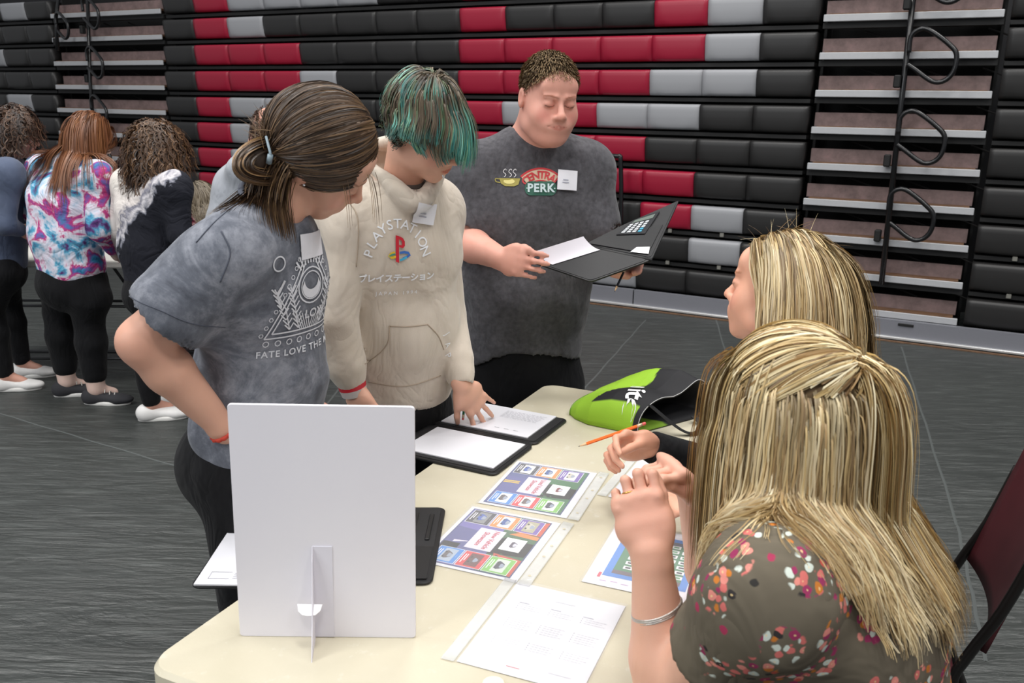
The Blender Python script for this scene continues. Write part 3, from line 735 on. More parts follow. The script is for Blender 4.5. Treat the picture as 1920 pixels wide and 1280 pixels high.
def cutmesh(V, F, keep):
    "drop faces where the keep mask is false at any corner"
    Fk = F[keep[F].all(1)]; u = np.unique(Fk); m = np.full(len(V), -1); m[u] = np.arange(len(u)); return V[u], m[Fk]
def bvh(V, F): return BVHTree.FromPolygons([Vector(v) for v in V], [list(map(int, f)) for f in F])
def decal(V2, F2, P, ex, ey, rd, tree, off=.0015, maxd=1.0):
    "throw flat shapes onto a surface along rd; drops faces that miss"
    rd = nrm(rd); out = []; ok = []
    for x, y in V2:
        p = A3(*P)+ex*x+ey*y; h = tree.ray_cast(Vector(p-rd*.25), Vector(rd), maxd)
        if h[0] is None: out.append(p); ok.append(False)
        else:
            nn = A3(*h[1]); nn = nn if nn@rd < 0 else -nn
            out.append(A3(*h[0])+nn*off-rd*off*.5); ok.append(True)
    return out, [f for f in F2 if all(ok[i] for i in f)]
def grid2(x0, y0, x1, y1, nx=6, ny=6):
    V = [(x0+(x1-x0)*i/nx, y0+(y1-y0)*j/ny) for j in range(ny+1) for i in range(nx+1)]
    return V, [(j*(nx+1)+i, j*(nx+1)+i+1, (j+1)*(nx+1)+i+1, (j+1)*(nx+1)+i) for j in range(ny) for i in range(nx)]
def stroke(P, w):
    "flat ribbon along a 2D path"
    P = np.asarray(P, float); w = np.broadcast_to(w, (len(P),)); T = np.gradient(P, axis=0); T /= np.maximum(np.linalg.norm(T, axis=1), 1e-9)[:, None]; N_ = np.c_[-T[:, 1], T[:, 0]]
    V = np.vstack([P+N_*w[:, None]/2, P-N_*w[:, None]/2]); k = len(P); return V.tolist(), [(i, i+1, k+i+1, k+i) for i in range(k-1)]
# ---------------------------------------------------------------- heads
class Head:
    "R right, F forward, U up (all the person's own); s scales"
    def __init__(s, pos, yaw, pitch, roll, sc=1.0):
        y, p, r = map(math.radians, (yaw, pitch, roll))
        F = A3(-math.sin(y), math.cos(y), 0); R = A3(math.cos(y), math.sin(y), 0); U = bZ.copy()
        F, U = F*math.cos(p)-U*math.sin(p), F*math.sin(p)+U*math.cos(p)
        R, U = R*math.cos(r)-U*math.sin(r), R*math.sin(r)+U*math.cos(r)
        s.o, s.R, s.F, s.U, s.s = A3(*pos), R, F, U, sc; s.ax = np.array([R, F, U])
    def w(s, x, y, z): return s.o+(s.R*x+s.F*y+s.U*z)*s.s
    def loc(s, P): return (P-s.o)@s.ax.T/s.s
def head_sdf(S, H, jaw=1.0, cheek=1.0, eyes='down', nose=1.0, mw=1.0, lip=1.0, fine=True):
    w, s, ax = H.w, H.s, H.ax
    S.ell(w(0, -.018, .028), A3(.074, .094, .092)*s, ax, .01)
    S.ell(w(0, .022, -.03), A3(.062*jaw, .068, .086)*s, ax, .03*s)
    S.ell(w(0, .045, -.072), A3(.044*jaw, .046, .042)*s, ax, .03*s)
    S.ell(w(0, .076, -.102), A3(.018*jaw, .014, .015)*s, ax, .03*s)
    for q in (-1, 1):
        S.ell(w(.037*q, .058, -.038), A3(.024*cheek, .024, .028)*s, ax, .03*s)
        S.ell(w(.050*q*jaw, .006, -.078), A3(.014, .03, .018)*s, ax, .03*s)
    S.ell(w(0, .072, .048), A3(.055, .020, .034)*s, ax, .03*s)
    if not fine: S.cap(w(0, .09, .0), w(0, .112, -.032), .008*s, .012*s, .01*s); return
    for q in (-1, 1):
        S.ell(w(.032*q, .100, .002), A3(.020, .013, .011)*s, ax, .016*s, True)
        S.ell(w(.0315*q, .0815, .000), A3(.0165, .0135, .0125)*s, ax, .003*s)
        S.cap(w(.014*q, .093, .021), w(.044*q, .083, .021), .0065*s, .005*s, .012*s)
    S.cap(w(0, .089, .012), w(0, .110*1.0, -.026), .0065*s, .0098*s*nose, .012*s)
    S.ell(w(0, .111, -.030), A3(.0115*nose, .0115, .0095)*s, ax, .008*s)
    for q in (-1, 1):
        S.ell(w(.0125*q*nose, .1015, -.034), A3(.0075, .0095, .0075)*s, ax, .006*s)
        S.ell(w(.0065*q, .109, -.0405), A3(.0034, .005, .003)*s, ax, .003*s, True)
    # lips
    S.ell(w(0, .086, -.061), A3(.028*mw, .013+.004*lip, .019)*s, ax, .02*s)
    for q in (-1, 1):
        S.cap(w(0, .1005, -.0565), w(.021*q*mw, .0915, -.0605), .0042*s*lip, .0022*s*lip, .005*s)
        S.cap(w(0, .0995, -.0675), w(.019*q*mw, .0915, -.0635), .0050*s*lip, .0024*s*lip, .005*s)
        S.cap(w(0, .1065, -.0618), w(.022*q*mw, .0955, -.0612), .0011*s, .0009*s, .002*s, True)
        # ears
        eo = .0755+.035*max(0, jaw-1); S.ell(w(eo*q, -.010, -.004), A3(.0075, .018, .031)*s, ax, .007*s)
        S.ell(w((eo+.0075)*q, -.003, -.002), A3(.006, .009, .017)*s, ax, .004*s, True)
def skin_mat(name, a, b, freck=.0):
    t = NT(name); at_ = t.n('ShaderNodeVertexColor', layer_name='Col').outputs[0]
    nz = t.noise(14, 5, .6); m = t.mix(a, b, nz)
    c = t.mix(m, at_, 1.0, 'MULTIPLY')
    t.P(Base_Color=c, Roughness=.48); t.p.inputs['Subsurface Weight'].default_value = .12; t.p.inputs['Subsurface Radius'].default_value = (.012, .005, .003)
    t.p.inputs['Specular IOR Level'].default_value = .4; t.bump(t.noise(420, 2), .12, .001); return t.m
def face_color(V, H, lips=(.80, .45, .45), brow=None, blush=.12, lash=True, mw=1.0, lt=1.0):
    L = H.loc(V); c = np.ones((len(V), 3))
    def spot(cx, cy, cz, rx, ry, rz, col, soft=.3):
        nonlocal c
        d = np.sqrt(((L[:, 0]-cx)/rx)**2+((L[:, 1]-cy)/ry)**2+((L[:, 2]-cz)/rz)**2); a = np.clip((1-d)/soft, 0, 1)[:, None]; c = c*(1-a)+c*np.array(col)*a
    for q in (-1, 1):
        spot(.04*q, .07, -.035, .03, .04, .03, (1, 1-blush*1.6, 1-blush*1.3), 1)
        spot(.078*q, -.006, -.006, .02, .03, .035, (1, .86, .84), .8)
        spot(.0*q, .112, -.03, .016, .02, .014, (1, .88, .86), 1)
        spot(.0315*q, .09, .002, .02, .015, .013, (.93, .84, .82), .6)
        if brow is not None:
            for i in range(7):
                t = i/6; spot((.014+.034*t)*q, .094-.013*t*t, .0205+.004*math.sin(t*2.4), .007, .014, .0036-.001*t, brow, .6)
        if lash:
            for i in range(9):
                t = i/8*2-1; spot((.0315+.015*t)*q, .0945-.004*t*t, -.0062+.0035*t*t, .0034, .008, .0019, (.22, .17, .15), .5)
    for i in range(9):
        t = (i/4-1)*mw; spot(.02*t, .1-.008*t*t, -.0575-.003*abs(t), .006, .014, .0038*lt, lips, .5); spot(.018*t, .1-.008*t*t, -.0665+.003*t*t, .006, .014, .0046*lt, lips, .5)
        spot(.021*t, .1-.008*t*t, -.0615+.0012*t*t*(mw > 1.1), .0045, .02, .0013, (.55, .35, .35), .6)
    return c
# ---------------------------------------------------------------- hands
def hand(S, wr, d, n, thumb, L=.18, curl=(.3, .3, .35, .4), spread=.10, th=(.5, .2), k=.006, fat=1.0, fan=None, first=None, tc=.5):
    """wr wrist, d direction of the fingers, n palm normal (the side the fingers curl to), thumb = +1/-1 side along cross(d, n).
    curl = bend per joint per finger (index..little). returns finger tip points"""
    d, n = nrm(d), A3(*n); n = nrm(n-d*(n@d)); s = nrm(np.cross(d, n))*thumb   # s points to the thumb side
    P = L*.50; W_ = L*.235; tips = []; f = fat; S.segs = []
    S.ecap(wr-d*.02, wr+d*P*.45, s, (.026*f, .020*f), (W_*.93, .017*f), .012)
    S.ecap(wr+d*P*.35, wr+d*P*.93, s, (W_*.95, .0165*f), (W_, .0125*f), .012)
    S.ell(wr+d*P*.34+s*W_*.62+n*.008, A3(.016, .030, .014)*f*(L/.18), np.array([s, d, n]), .012)
    S.ell(wr+d*P*.36-s*W_*.5+n*.007, A3(.014, .030, .012)*f*(L/.18), np.array([s, d, n]), .012)
    lens = (.42, .46, .43, .34); rad = (.0088, .0090, .0085, .0074)
    for i in range(4):
        off = (.78-.52*i)*W_*.98; base = wr+d*P*(.93-.035*abs(i-1)-.04*(i == 3))+s*off
        a = (spread*(1.2-.8*i)) if fan is None else fan[i]; dd = nrm(d*math.cos(a)+s*math.sin(a)); nn = n.copy(); nn = nrm(nn-dd*(nn@dd))
        l = L*lens[i]*1.0; seg = (.45, .31, .24); p = base-dd*.01; r = rad[i]*f*(L/.18); c0 = curl[i] if np.ndim(curl[i]) == 0 else None
        cs = (c0*.8, c0*1.25, c0*.9) if c0 is not None else curl[i]
        S.ell(base-n*.002, A3(r*1.1, r*1.2, r*1.05), None, k)
        for j in range(3):
            ca, sa = math.cos(cs[j]), math.sin(cs[j]); dd, nn = dd*ca+nn*sa, nn*ca-dd*sa
            q = p+dd*l*seg[j]+(dd*.01 if j == 0 else 0); S.segs.append((p, q, s)); S.cap(p, q, r*(1-.07*j), r*(1-.07*(j+1)), k if j == 0 else .004); p = q
        tips.append(p)
    a, b = th; td = nrm(d*math.cos(a)+s*math.sin(a)*.9+n*b); p0 = wr+d*P*.18+s*W_*.55+n*.004; r = .0105*f*(L/.18)
    p1 = p0+td*L*.20; td2 = nrm(td+(d*.6-s*.5+n*.25)*tc); p2 = p1+td2*L*.17; td3 = nrm(td2+(d*.3-s*.4+n*.2)*tc); p3 = p2+td3*L*.13
    S.cap(p0, p1, r*1.25, r*1.05, .012); S.cap(p1, p2, r*1.02, r*.95, .004); S.cap(p2, p3, r*.95, r*.78, .004); tips.append(p3)
    return tips
# ---------------------------------------------------------------- hair
def strands(roots, dirs, sdf, n=30, step=.012, grav=.25, stiff=.75, off=.006, field=None, wob=0, wobf=40, seed=0, sink=.0):
    "march hairs from the scalp: they keep direction, fall and slide over the body"
    r = np.random.default_rng(seed); P = roots.copy(); D = dirs.copy(); out = [P.copy()]; N_ = len(P); st = np.broadcast_to(np.asarray(step, float), (N_,))[:, None]
    ph = r.random((N_, 3))*6.28; offv = off*(.4+1.2*r.random(N_))
    for i in range(n-1):
        G_ = np.zeros_like(D); G_[:, 2] = -1
        D = D*stiff+G_*grav
        if field is not None: D = D+field(P, i)
        if wob: D = D+wob*np.sin(ph+i*step_w(wobf))
        D /= np.linalg.norm(D, axis=1)[:, None]
        P = P+D*st
        e = .004
        for _ in range(2):
            d0 = sdf(P); gx = np.stack([sdf(P+A3(e, 0, 0))-d0, sdf(P+A3(0, e, 0))-d0, sdf(P+A3(0, 0, e))-d0], -1); gx /= np.maximum(np.linalg.norm(gx, axis=1), 1e-6)[:, None]
            pen = np.maximum(offv-d0, 0); P = P+gx*pen[:, None]
        m = (pen > 0)[:, None]; D = np.where(m, D-gx*np.minimum((D*gx).sum(1), 0)[:, None], D); D /= np.maximum(np.linalg.norm(D, axis=1), 1e-6)[:, None]
        out.append(P.copy())
    return np.stack(out, 1)
def step_w(f): return f*.01
def tufts(S_, k, spread, seed=0, r=.0, taper=True):
    "each guide becomes k near-parallel hairs"
    g = np.random.default_rng(seed); N_, n, _ = S_.shape; o = g.normal(size=(N_, k, 1, 3))*spread; t = np.linspace(0, 1, n)[None, None, :, None]
    fade = (.35+.65*t) if not taper else (.4+.9*t*(1-t)*1.6+.25*t)
    X = S_[:, None]+o*fade; return X.reshape(N_*k, n, 3)
def hair_mesh(name, S_, rad, cols, mat, parent, tip=.35, label=None, c=None):
    "hair strands; c given = flat ribbons lying around the point c, else three-sided tubes. cols per strand (N,3) or per point (N,n,3)"
    N_, n, _ = S_.shape; T = np.gradient(S_, axis=1); T /= np.maximum(np.linalg.norm(T, axis=2), 1e-9)[..., None]
    t = np.linspace(0, 1, n)[None, :, None]; rr = np.broadcast_to(np.asarray(rad, float), (N_,))[:, None, None]*(1-(1-tip)*t**2)
    if c is None:
        ref = np.tile(A3(.3, .5, .81), (N_, n, 1)); u = np.cross(T, ref); u /= np.maximum(np.linalg.norm(u, axis=2), 1e-6)[..., None]; v = np.cross(T, u); K = 3
        V = np.stack([S_+(u*math.cos(a)+v*math.sin(a))*rr for a in (0, 2.094, 4.189)], 2)
        pairs = ((0, 1), (1, 2), (2, 0))
    else:
        g_ = np.random.default_rng(N_); ref = S_-c; ref[..., 2] *= .35; ref += g_.normal(size=(N_, 1, 3))*.022; K = 2
        u = np.cross(T, ref); u /= np.maximum(np.linalg.norm(u, axis=2), 1e-6)[..., None]; V = np.stack([S_+u*rr, S_-u*rr], 2); pairs = ((0, 1),)
    idx = np.arange(N_*n*K).reshape(N_, n, K); F = []
    for j, k in pairs: F.append(np.stack([idx[:, :-1, j], idx[:, :-1, k], idx[:, 1:, k], idx[:, 1:, j]], -1).reshape(-1, 4))
    F = np.concatenate(F); cc = cols[:, None, :] if cols.ndim == 2 else cols; cc = np.broadcast_to(cc[:, :, None, :], (N_, n, K, 3)).reshape(-1, 3)
    return mesh(name, V.reshape(-1, 3), F, [mat], parent, True, col=np.clip(cc, 0, 1), label=label)
def hair_mat(name, rough=.42, spec=.5):
    t = NT(name); a = t.n('ShaderNodeVertexColor', layer_name='Col').outputs[0]; t.P(Base_Color=a, Roughness=rough); t.p.inputs['Specular IOR Level'].default_value = spec; return t.m
HAIR = hair_mat('hair')
def scalp_pts(H, n, seed=0, keep=None, r=(.078, .098, .096), c=(0, -.018, .03)):
    g = np.random.default_rng(seed); out = np.zeros((0, 3))
    while len(out) < n:
        v = g.normal(size=(n*4, 3)); v /= np.linalg.norm(v, axis=1)[:, None]; p = v*np.array(r)+np.array(c)
        out = np.vstack([out, p[keep(p)]])
    out = out[:n]; nn = (out-np.array(c))/np.array(r)**2; nn /= np.linalg.norm(nn, axis=1)[:, None]
    return H.o+(out*H.s)@H.ax, nn@H.ax, out
def lin(*c): return np.array(srgb(*c)[:3])
# ================================================================ people
def waves(seed, n=7, f=(18, 45), dirs=None):
    "fold pattern for cloth: sum of bent sine ridges"
    g = np.random.default_rng(seed); W_ = []
    for i in range(n):
        d = g.normal(size=3) if dirs is None else np.array(dirs[i % len(dirs)])+g.normal(size=3)*.25
        W_.append((nrm(d)*g.uniform(*f), g.random()*6.28, g.normal(size=3)*7, g.uniform(.5, 1)))
    def fn(P):
        o = 0
        for k, ph, b, a in W_:
            x = P@k+ph+1.3*np.sin(P@b); s = np.sin(x); o = o+a*(s-.45*np.cos(2*x+ph))
        return o/n
    return fn
def folds(seed, amp, **k):
    fn = waves(seed, **k); big = waves(seed+50, 3, (6, 12))
    return lambda P: amp*fn(P)*(.7+.8*big(P))
class Fig:
    """stand-in skeleton: points in world space. c = dict with head(Head), N neck base, C chest, W waist, P pelvis, and sides as
    (right, left) pairs sh, el, wr, hip, kn, an; F body forward"""
    def __init__(s, **c):
        s.__dict__.update(c); s.F = nrm(s.F); s.R = nrm(A3(s.F[1], -s.F[0], 0)) if not hasattr(s, 'Rt') else nrm(s.Rt)
    def torso(s, S, g=0.0, female=False, k=.05, low=True, cw=.165, cd=.115, ww=.14, wd=.105, pw=.17, pd=.12, sh=.055, bust=.0, belly=0):
        up = nrm(s.N-s.C)
        S.ecap(s.C, s.N-up*.05, s.R, (cw+g, cd+g), (cw*.72+g, cd*.66+g), k)
        S.ecap(s.W, s.C, s.R, (ww+g, wd+g), (cw+g, cd+g), k)
        if low: S.ecap(s.P, s.W, s.R, (pw+g, pd+g), (ww+g, wd+g), k)
        for q in (0, 1):
            S.cap(s.N-up*.045, s.sh[q], .05+g, sh+g, .05)
            S.cap(s.C+(s.sh[q]-s.C)*.55, s.sh[q]-up*.01, .075+g, sh+g, .05)
        if bust:
            for q in (-1, 1): S.ell(s.C+s.F*(cd*.72)+s.R*q*.075-up*.03, A3(1, 1, 1)*(bust+g), None, .05)
        if belly: S.ell(s.W+s.F*(wd*.35), A3(1, 1, 1)*(belly+g), None, .06)
    def arms(s, S, which=(0, 1), ua=(.048, .04), fa=(.04, .026), k=.02, g=0.0):
        for q in which:
            m = s.el[q]+(s.wr[q]-s.el[q])*.3
            S.cap(s.sh[q], s.el[q], ua[0]+g, ua[1]+g, k); S.cap(s.el[q], m, fa[0]+g, fa[0]*1.04+g, .02); S.cap(m, s.wr[q], fa[0]*1.03+g, fa[1]+g, .015)
    def legs(s, S, r=(.085, .058, .038), k=.03, g=0.0, upto=1.0, calf=.006):
        for q in (0, 1):
            S.cap(s.hip[q], s.kn[q], r[0]+g, r[1]+g, k)
            a = s.kn[q]+(s.an[q]-s.kn[q])*.35; S.cap(s.kn[q], a, r[1]*.95+g, r[1]*.93+calf+g, .02)
            e = s.kn[q]+(s.an[q]-s.kn[q])*upto; S.cap(a, e, r[1]*.93+calf+g, r[2]+g+(1-upto)*.02, .02)
    def neck(s, S, r=.055, to=(0, -.03, -.07)):
        S.cap(s.N, s.head.w(*to), r*1.1, r, .03); S.cap(s.N-bZ*.03, s.head.w(0, -.045, -.03), r, r*.95, .03)
def put(name, VF, mats, parent, **k): return mesh(name, VF[0], VF[1], mats, parent, True, **k)
def smoothed(VF, it=2, lam=.5): return relax(VF[0], VF[1], it, lam), VF[1]
def ringtube(P, F_, plane_pts, r): pass
def collar(parent, mat, N, up, R, a, b_, r=.007, name='collar', n=28, tilt=0.0, F=None, squash=1.0, m2=None):
    "ribbed neckband loop"
    Fd = nrm(np.cross(up, R)) if F is None else F
    P = [N+R*a*math.cos(t)+Fd*b_*math.sin(t)+up*(tilt*math.sin(t)) for t in np.linspace(0, 2*math.pi, n, endpoint=False)]
    g = Geo(); g.tube(P, r, 8, closed=True)
    V = np.array(g.V); return mesh(name, V, g.F, [mat], parent, True)
def shoe(t, ankle, heading, mat, sole, lace=None, L=.25, W_=.043):
    "a shoe: upper with sole and laces as its own pieces; ankle = point over the heel"
    h = nrm(A3(heading[0], heading[1], 0)); s_ = A3(h[1], -h[0], 0); a = A3(ankle[0], ankle[1], 0)
    S = Sdf(); heel, toe = a-h*.05, a+h*(L-.085)
    S.ell(a-h*.03+bZ*.045, (.040, .05, .045), np.array([s_, h, bZ]), .03)
    S.ecap(a-h*.03+bZ*.04, a+h*(L*.42)+bZ*.032, s_, (.034, .036), (W_, .028), .04)
    S.ell(toe-h*.035+bZ*.03, (W_, .06, .026), np.array([s_, h, bZ]), .03)
    S.cap(a+bZ*.055-h*.005, a+bZ*.14, .026, .03, .012, True)
    V, F = S.mesh(.006); V[:, 2] = np.maximum(V[:, 2], .012); up_ = put('shoe', (V, F), [mat], t)
    out = []
    for i in range(22):
        b = 2*math.pi*i/22; x = math.sin(b); y = math.cos(b); wd = W_*1.06 if y > 0 else .038; out.append((x*wd*(1-.1*max(y, 0)**4), y*L/2*(1.0)))
    g = Geo(); g.slab(out, .0, .024, (s_, h, bZ, a+h*(L/2-.075)), bev=.004); g.obj('sole', [sole], up_, True)
    if lace is not None:
        for i in range(4):
            g = Geo(); c = a+h*(.045+.026*i)+bZ*(.082-.0095*i); g.tube(smooth_path([c-s_*.024-bZ*.010, c-s_*.01+bZ*.002, c+s_*.01+h*.006+bZ*.002, c+s_*.024+h*.01-bZ*.010], 3), .0028, 6); g.obj('lace', [lace], up_, True)
    return up_
def fabric(name, a, b=None, scale=6, rough=.85, bump=(700, .25), contrast=(.3, .7), detail=5, sheen=.2, stretch=None, weave=True, dist=0):
    t = NT(name); nz = t.noise(scale, detail, .6, t.coord('Object', stretch) if stretch else None, dist)
    c = t.ramp(nz, [(contrast[0], a), (contrast[1], b if b else a)])
    t.P(Base_Color=c, Roughness=rough); t.p.inputs['Sheen Weight'].default_value = sheen; t.p.inputs['Specular IOR Level'].default_value = .2
    w = t.noise(9, 3, .55, t.coord('Object', (1, 1, .5)), .6); rd_ = t.math('ABSOLUTE', t.math('SUBTRACT', w, .5))
    b1 = t.n('ShaderNodeBump', {'Strength': .45, 'Distance': .05, 'Height': rd_}); b2 = t.n('ShaderNodeBump', {'Strength': bump[1], 'Distance': .001, 'Height': t.noise(bump[0], 2), 'Normal': b1.outputs[0]})
    t.set(t.p.inputs['Normal'], b2.outputs[0]); return t
black_fab = fabric('black_fabric', srgb(15, 15, 17), srgb(22, 22, 25), 9, sheen=.05).m
def hairline(p, lo=0.0): return p[:, 2] > np.interp(p[:, 1], [-.12, -.02, .012, .05, .10], [-.085+lo, -.06+lo, .015, .062, .08])
def scalp_cap(H, r, parent, col, keep=hairline, c=(0, -.018, .03), name='hair_base', n=48, thick=True):
    a = np.linspace(0, 2*math.pi, n, endpoint=False); b = np.linspace(-1.35, math.pi/2, n//2)
    L = np.array([[[math.cos(v)*math.cos(u), math.cos(v)*math.sin(u), math.sin(v)] for u in a] for v in b]).reshape(-1, 3)*np.array(r)+np.array(c)
    F = np.array([(j*n+i, j*n+(i+1) % n, (j+1)*n+(i+1) % n, (j+1)*n+i) for j in range(len(b)-1) for i in range(n)])
    V, F = cutmesh(H.o+(L*H.s)@H.ax, F, keep(L)); return V, F
def arcs(H, roots, target, r, n=22, lift=(0, .06), c=(0, -.018, .03), seed=0, bow=.0):
    "hairs combed over the skull from local roots to a local target"
    g = np.random.default_rng(seed); r = np.array(r); c = np.array(c); A_ = (roots-c)/r; A_ /= np.linalg.norm(A_, axis=1)[:, None]
    B_ = (np.atleast_2d(target)-c)/r; bl_ = np.linalg.norm(B_, axis=1)[:, None]; B_ = np.broadcast_to(B_/bl_, A_.shape)+g.normal(size=A_.shape)*.05; B_ /= np.linalg.norm(B_, axis=1)[:, None]
    om = np.arccos(np.clip((A_*B_).sum(1), -1, 1))[:, None, None]; t = np.linspace(0, 1, n)[None, :, None]
    X = (np.sin((1-t)*om)*A_[:, None]+np.sin(t*om)*B_[:, None])/np.maximum(np.sin(om), 1e-4)
    lf = g.uniform(*lift, size=(len(roots), 1, 1)); X = X*(1+lf*np.sin(np.pi*np.clip(t*1.1, 0, 1))*.6+lf*.4)
    X = X*r+c; return H.o+(X*H.s)@H.ax
def streaks(n, cols, w, seed=0, jit=.12, groups=0):
    g = np.random.default_rng(seed); cols = np.array(cols); w = np.array(w, float)/sum(w)
    if groups: k = g.choice(len(cols), size=(n+groups-1)//groups, p=w); k = np.repeat(k, groups)[:n]
    else: k = g.choice(len(cols), size=n, p=w)
    return cols[k]*(1+g.normal(size=(n, 1))*jit)
chair('maroon plastic chair under the woman in black, its backrest at the right edge', (1.159, 2.07), 156)
# ---------------------------------------------------------------- young woman in the washed grey tee (left, front)
sk1 = skin_mat('skin_fair_warm', srgb(214, 162, 138), srgb(225, 176, 153))
sk2 = skin_mat('skin_pink', srgb(220, 156, 138), srgb(231, 174, 156))
def washed(name, lo, hi, mid):
    t = NT(name); a = t.noise(7, 8, .72, None, .6); b = t.noise(34, 4, .7)
    c = t.ramp(t.math('ADD', t.math('MULTIPLY', a, .75), t.math('MULTIPLY', b, .25)), [(.36, lo), (.5, mid), (.63, hi)])
    t.P(Base_Color=c, Roughness=.88); t.p.inputs['Sheen Weight'].default_value = .15; t.p.inputs['Specular IOR Level'].default_value = .2; t.bump(t.noise(600, 2), .25, .001); return t.m
def young_woman_grey():
    H = Head((-.395, 1.795, 1.534), -69.3, 37.4, 33.3, 1.02)
    Y = 1.80
    fg = Fig(head=H, F=A3(.975, -.22, 0), N=at(508, 400, 1.77), C=at(488, 520, 1.80), W=at(492, 700, 1.83), P=at(478, 850, 1.84),
             sh=(at(432, 478, 1.65), at(528, 462, 1.95)), el=(at(266, 640, 1.58), at(540, 640, 2.03)), wr=(at(425, 808, 1.68), at(552, 790, 1.95)),
             hip=(at(455, 880, 1.78), at(520, 880, 1.93)), kn=(at(478, 1210, 1.76), at(560, 1170, 1.96)), an=(None, None))
    k0, k1 = fg.kn; fg.an = (A3(k0[0]-.02, k0[1]+.02, .09), A3(k1[0], k1[1]+.03, .09))
    t = thing('person', 'young woman with brown bun in washed grey tee, behind the white foam board', 'person', A3(fg.P[0], fg.P[1], 0))
    S = Sdf(); head_sdf(S, H, jaw=.96, cheek=.95, nose=.95)
    fg.neck(S, .047); fg.torso(S, -.012, cw=.15, cd=.1, ww=.125, wd=.09, pw=.155, pd=.115)
    fg.arms(S, ua=(.05, .044), fa=(.044, .026)); fg.legs(S, (.08, .055, .036), g=-.006)
    hand(S, fg.wr[0], nrm(fg.P-fg.wr[0]+fg.F*.08), nrm(fg.P-fg.wr[0]+A3(.1, .2, 0)), 1, .17, (.5, .5, .5, .6))
    hand(S, fg.wr[1], A3(.5, -.3, -.6), A3(-.3, -.5, 0), -1, .17, (.4, .4, .5, .6))
    for q in (0, 1): S.cap(fg.an[q], fg.an[q]+A3(.10, -.05, -.05), .03, .025, .02)
    V, F = smoothed(S.mesh(.011, [(H.o-.14, H.o+.14, .0042), (fg.wr[0]-.10, fg.wr[0]+.10, .006)]), 1)
    c = face_color(V, H, lips=(.82, .5, .5), brow=(.45, .34, .28), blush=.15)
    d = np.linalg.norm(V-fg.el[0], axis=1); a = np.clip(1-d/.07, 0, 1)[:, None]; c = c*(1-a*np.array([.02, .14, .12]))
    body = put('body', (V, F), [sk1], t, col=c)
    # tee
    S = Sdf(); up = nrm(fg.W-fg.P); hem = fg.P+(fg.W-fg.P)*.42
    ax_ = nrm(fg.el[0]-fg.sh[0]); L_ = np.linalg.norm(fg.el[0]-fg.sh[0]); hm = fg.sh[0]+ax_*L_*.66
    S.cap(fg.sh[0], hm+bZ*.006, .064, .084, .05)
    S.cap(fg.sh[0]-fg.R*.05, fg.sh[0]+ax_*.05, .07, .07, .06)
    S.cap(hm+ax_*.075-bZ*.004, hm+ax_*.16, .083, .10, .006, True)
    S.cap(hm+ax_*.02, hm+ax_*.09, .074, .086, .004, True)
    a1 = nrm(fg.el[1]-fg.sh[1]); S.cap(fg.sh[1], fg.sh[1]+a1*.2, .062, .08, .04); S.cap(fg.sh[1]+a1*.27, fg.sh[1]+a1*.35, .08, .09, .006, True)
    fg.torso(S, .012, cw=.155, cd=.108, ww=.135, wd=.112, pw=.16, pd=.12, low=False, sh=.05)
    S.ecap(hem, fg.W, fg.R, (.172, .132), (.148, .125), .05)
    # open bottom and neck
    S.cap(fg.N+nrm(fg.N-fg.C)*.035, fg.N+nrm(fg.N-fg.C)*.14, .07, .1, .01, True)
    S.cap(hem-up*.135, hem-up*.25, .15, .25, .005, True)
    fo = folds(3, .011, n=8, f=(16, 46), dirs=[(1, .3, .5), (.4, 0, 1), (.8, .2, -.7)])
    V, F = smoothed(S.mesh(.0065, warp=fo), 1)
    tee = put('tee_shirt', (V, F), [washed('washed_grey', srgb(70, 73, 82), srgb(148, 151, 160), srgb(104, 108, 118))], t)
    T = bvh(V, F)
    # seams: shoulder and armhole, sleeve hem
    sm = plain('tee_seam', srgb(78, 82, 94), .9)
    upn = nrm(fg.N-fg.C)
    collar(t, plain('tee_rib', srgb(104, 108, 120), .9, bump=(200, .3)), fg.N+upn*.012+fg.F*.006, nrm(upn+fg.F*.25), fg.R, .074, .072, .008, tilt=-.012)
    def seamline(name, P, rd, w=.0028, m=sm):
        pts = []
        for p in smooth_path(P, 8):
            h = T.ray_cast(Vector(p-rd*.3), Vector(rd), .8)
            if h[0] is not None: pts.append(A3(*h[0])-rd*.0008)
        if len(pts) > 3: g = Geo(); g.tube(pts, w/2, 5); g.obj(name, [m], tee, True)
    cd = nrm(A3(-.0, 1, -.12))
    seamline('armhole_seam', [at(452, 432, 1.7), at(472, 470, 1.7), at(458, 520, 1.7), at(420, 600, 1.7)][:3], cd)
    seamline('shoulder_seam', [at(455, 375, 1.7), at(438, 410, 1.7), at(412, 452, 1.7)], cd)
    seamline('hem_stitch', [at(276, 550, 1.62), at(330, 572, 1.6), at(380, 600, 1.6), at(418, 616, 1.6)], cd, .002)
    # chest print: triangle with crescent eye, feathers and lettering
    wh = plain('print_white', srgb(214, 216, 222), .8)
    cen = at(582, 560, 1.75); ex = nrm(A3(.62, -.72, 0)); ey = nrm(bZ+A3(.05, 0, 0)); rd = nrm(-np.cross(ex, ey))*1
    rd = nrm(A3(-.5, .84, 0)); ex = nrm(np.cross(rd, ey)); 
    g = Geo()
    def add(V2, F2, m=0):
        V_, F_ = decal(V2, F2, cen, ex, ey, rd, T, .0015); g.add(V_, F_, m)
    def line(P, w=.0025): add(*stroke(P, w))
    Ld = lambda a, b, k=14: [(a[0]+(b[0]-a[0])*i/k, a[1]+(b[1]-a[1])*i/k) for i in range(k+1)]
    A_, B_, C_ = (0, .125), (-.105, -.07), (.105, -.07)
    for sc in (1, .86): 
        for p, q in ((A_, B_), (B_, C_), (C_, A_)): line(Ld((p[0]*sc, p[1]*sc), (q[0]*sc, q[1]*sc)), .003)
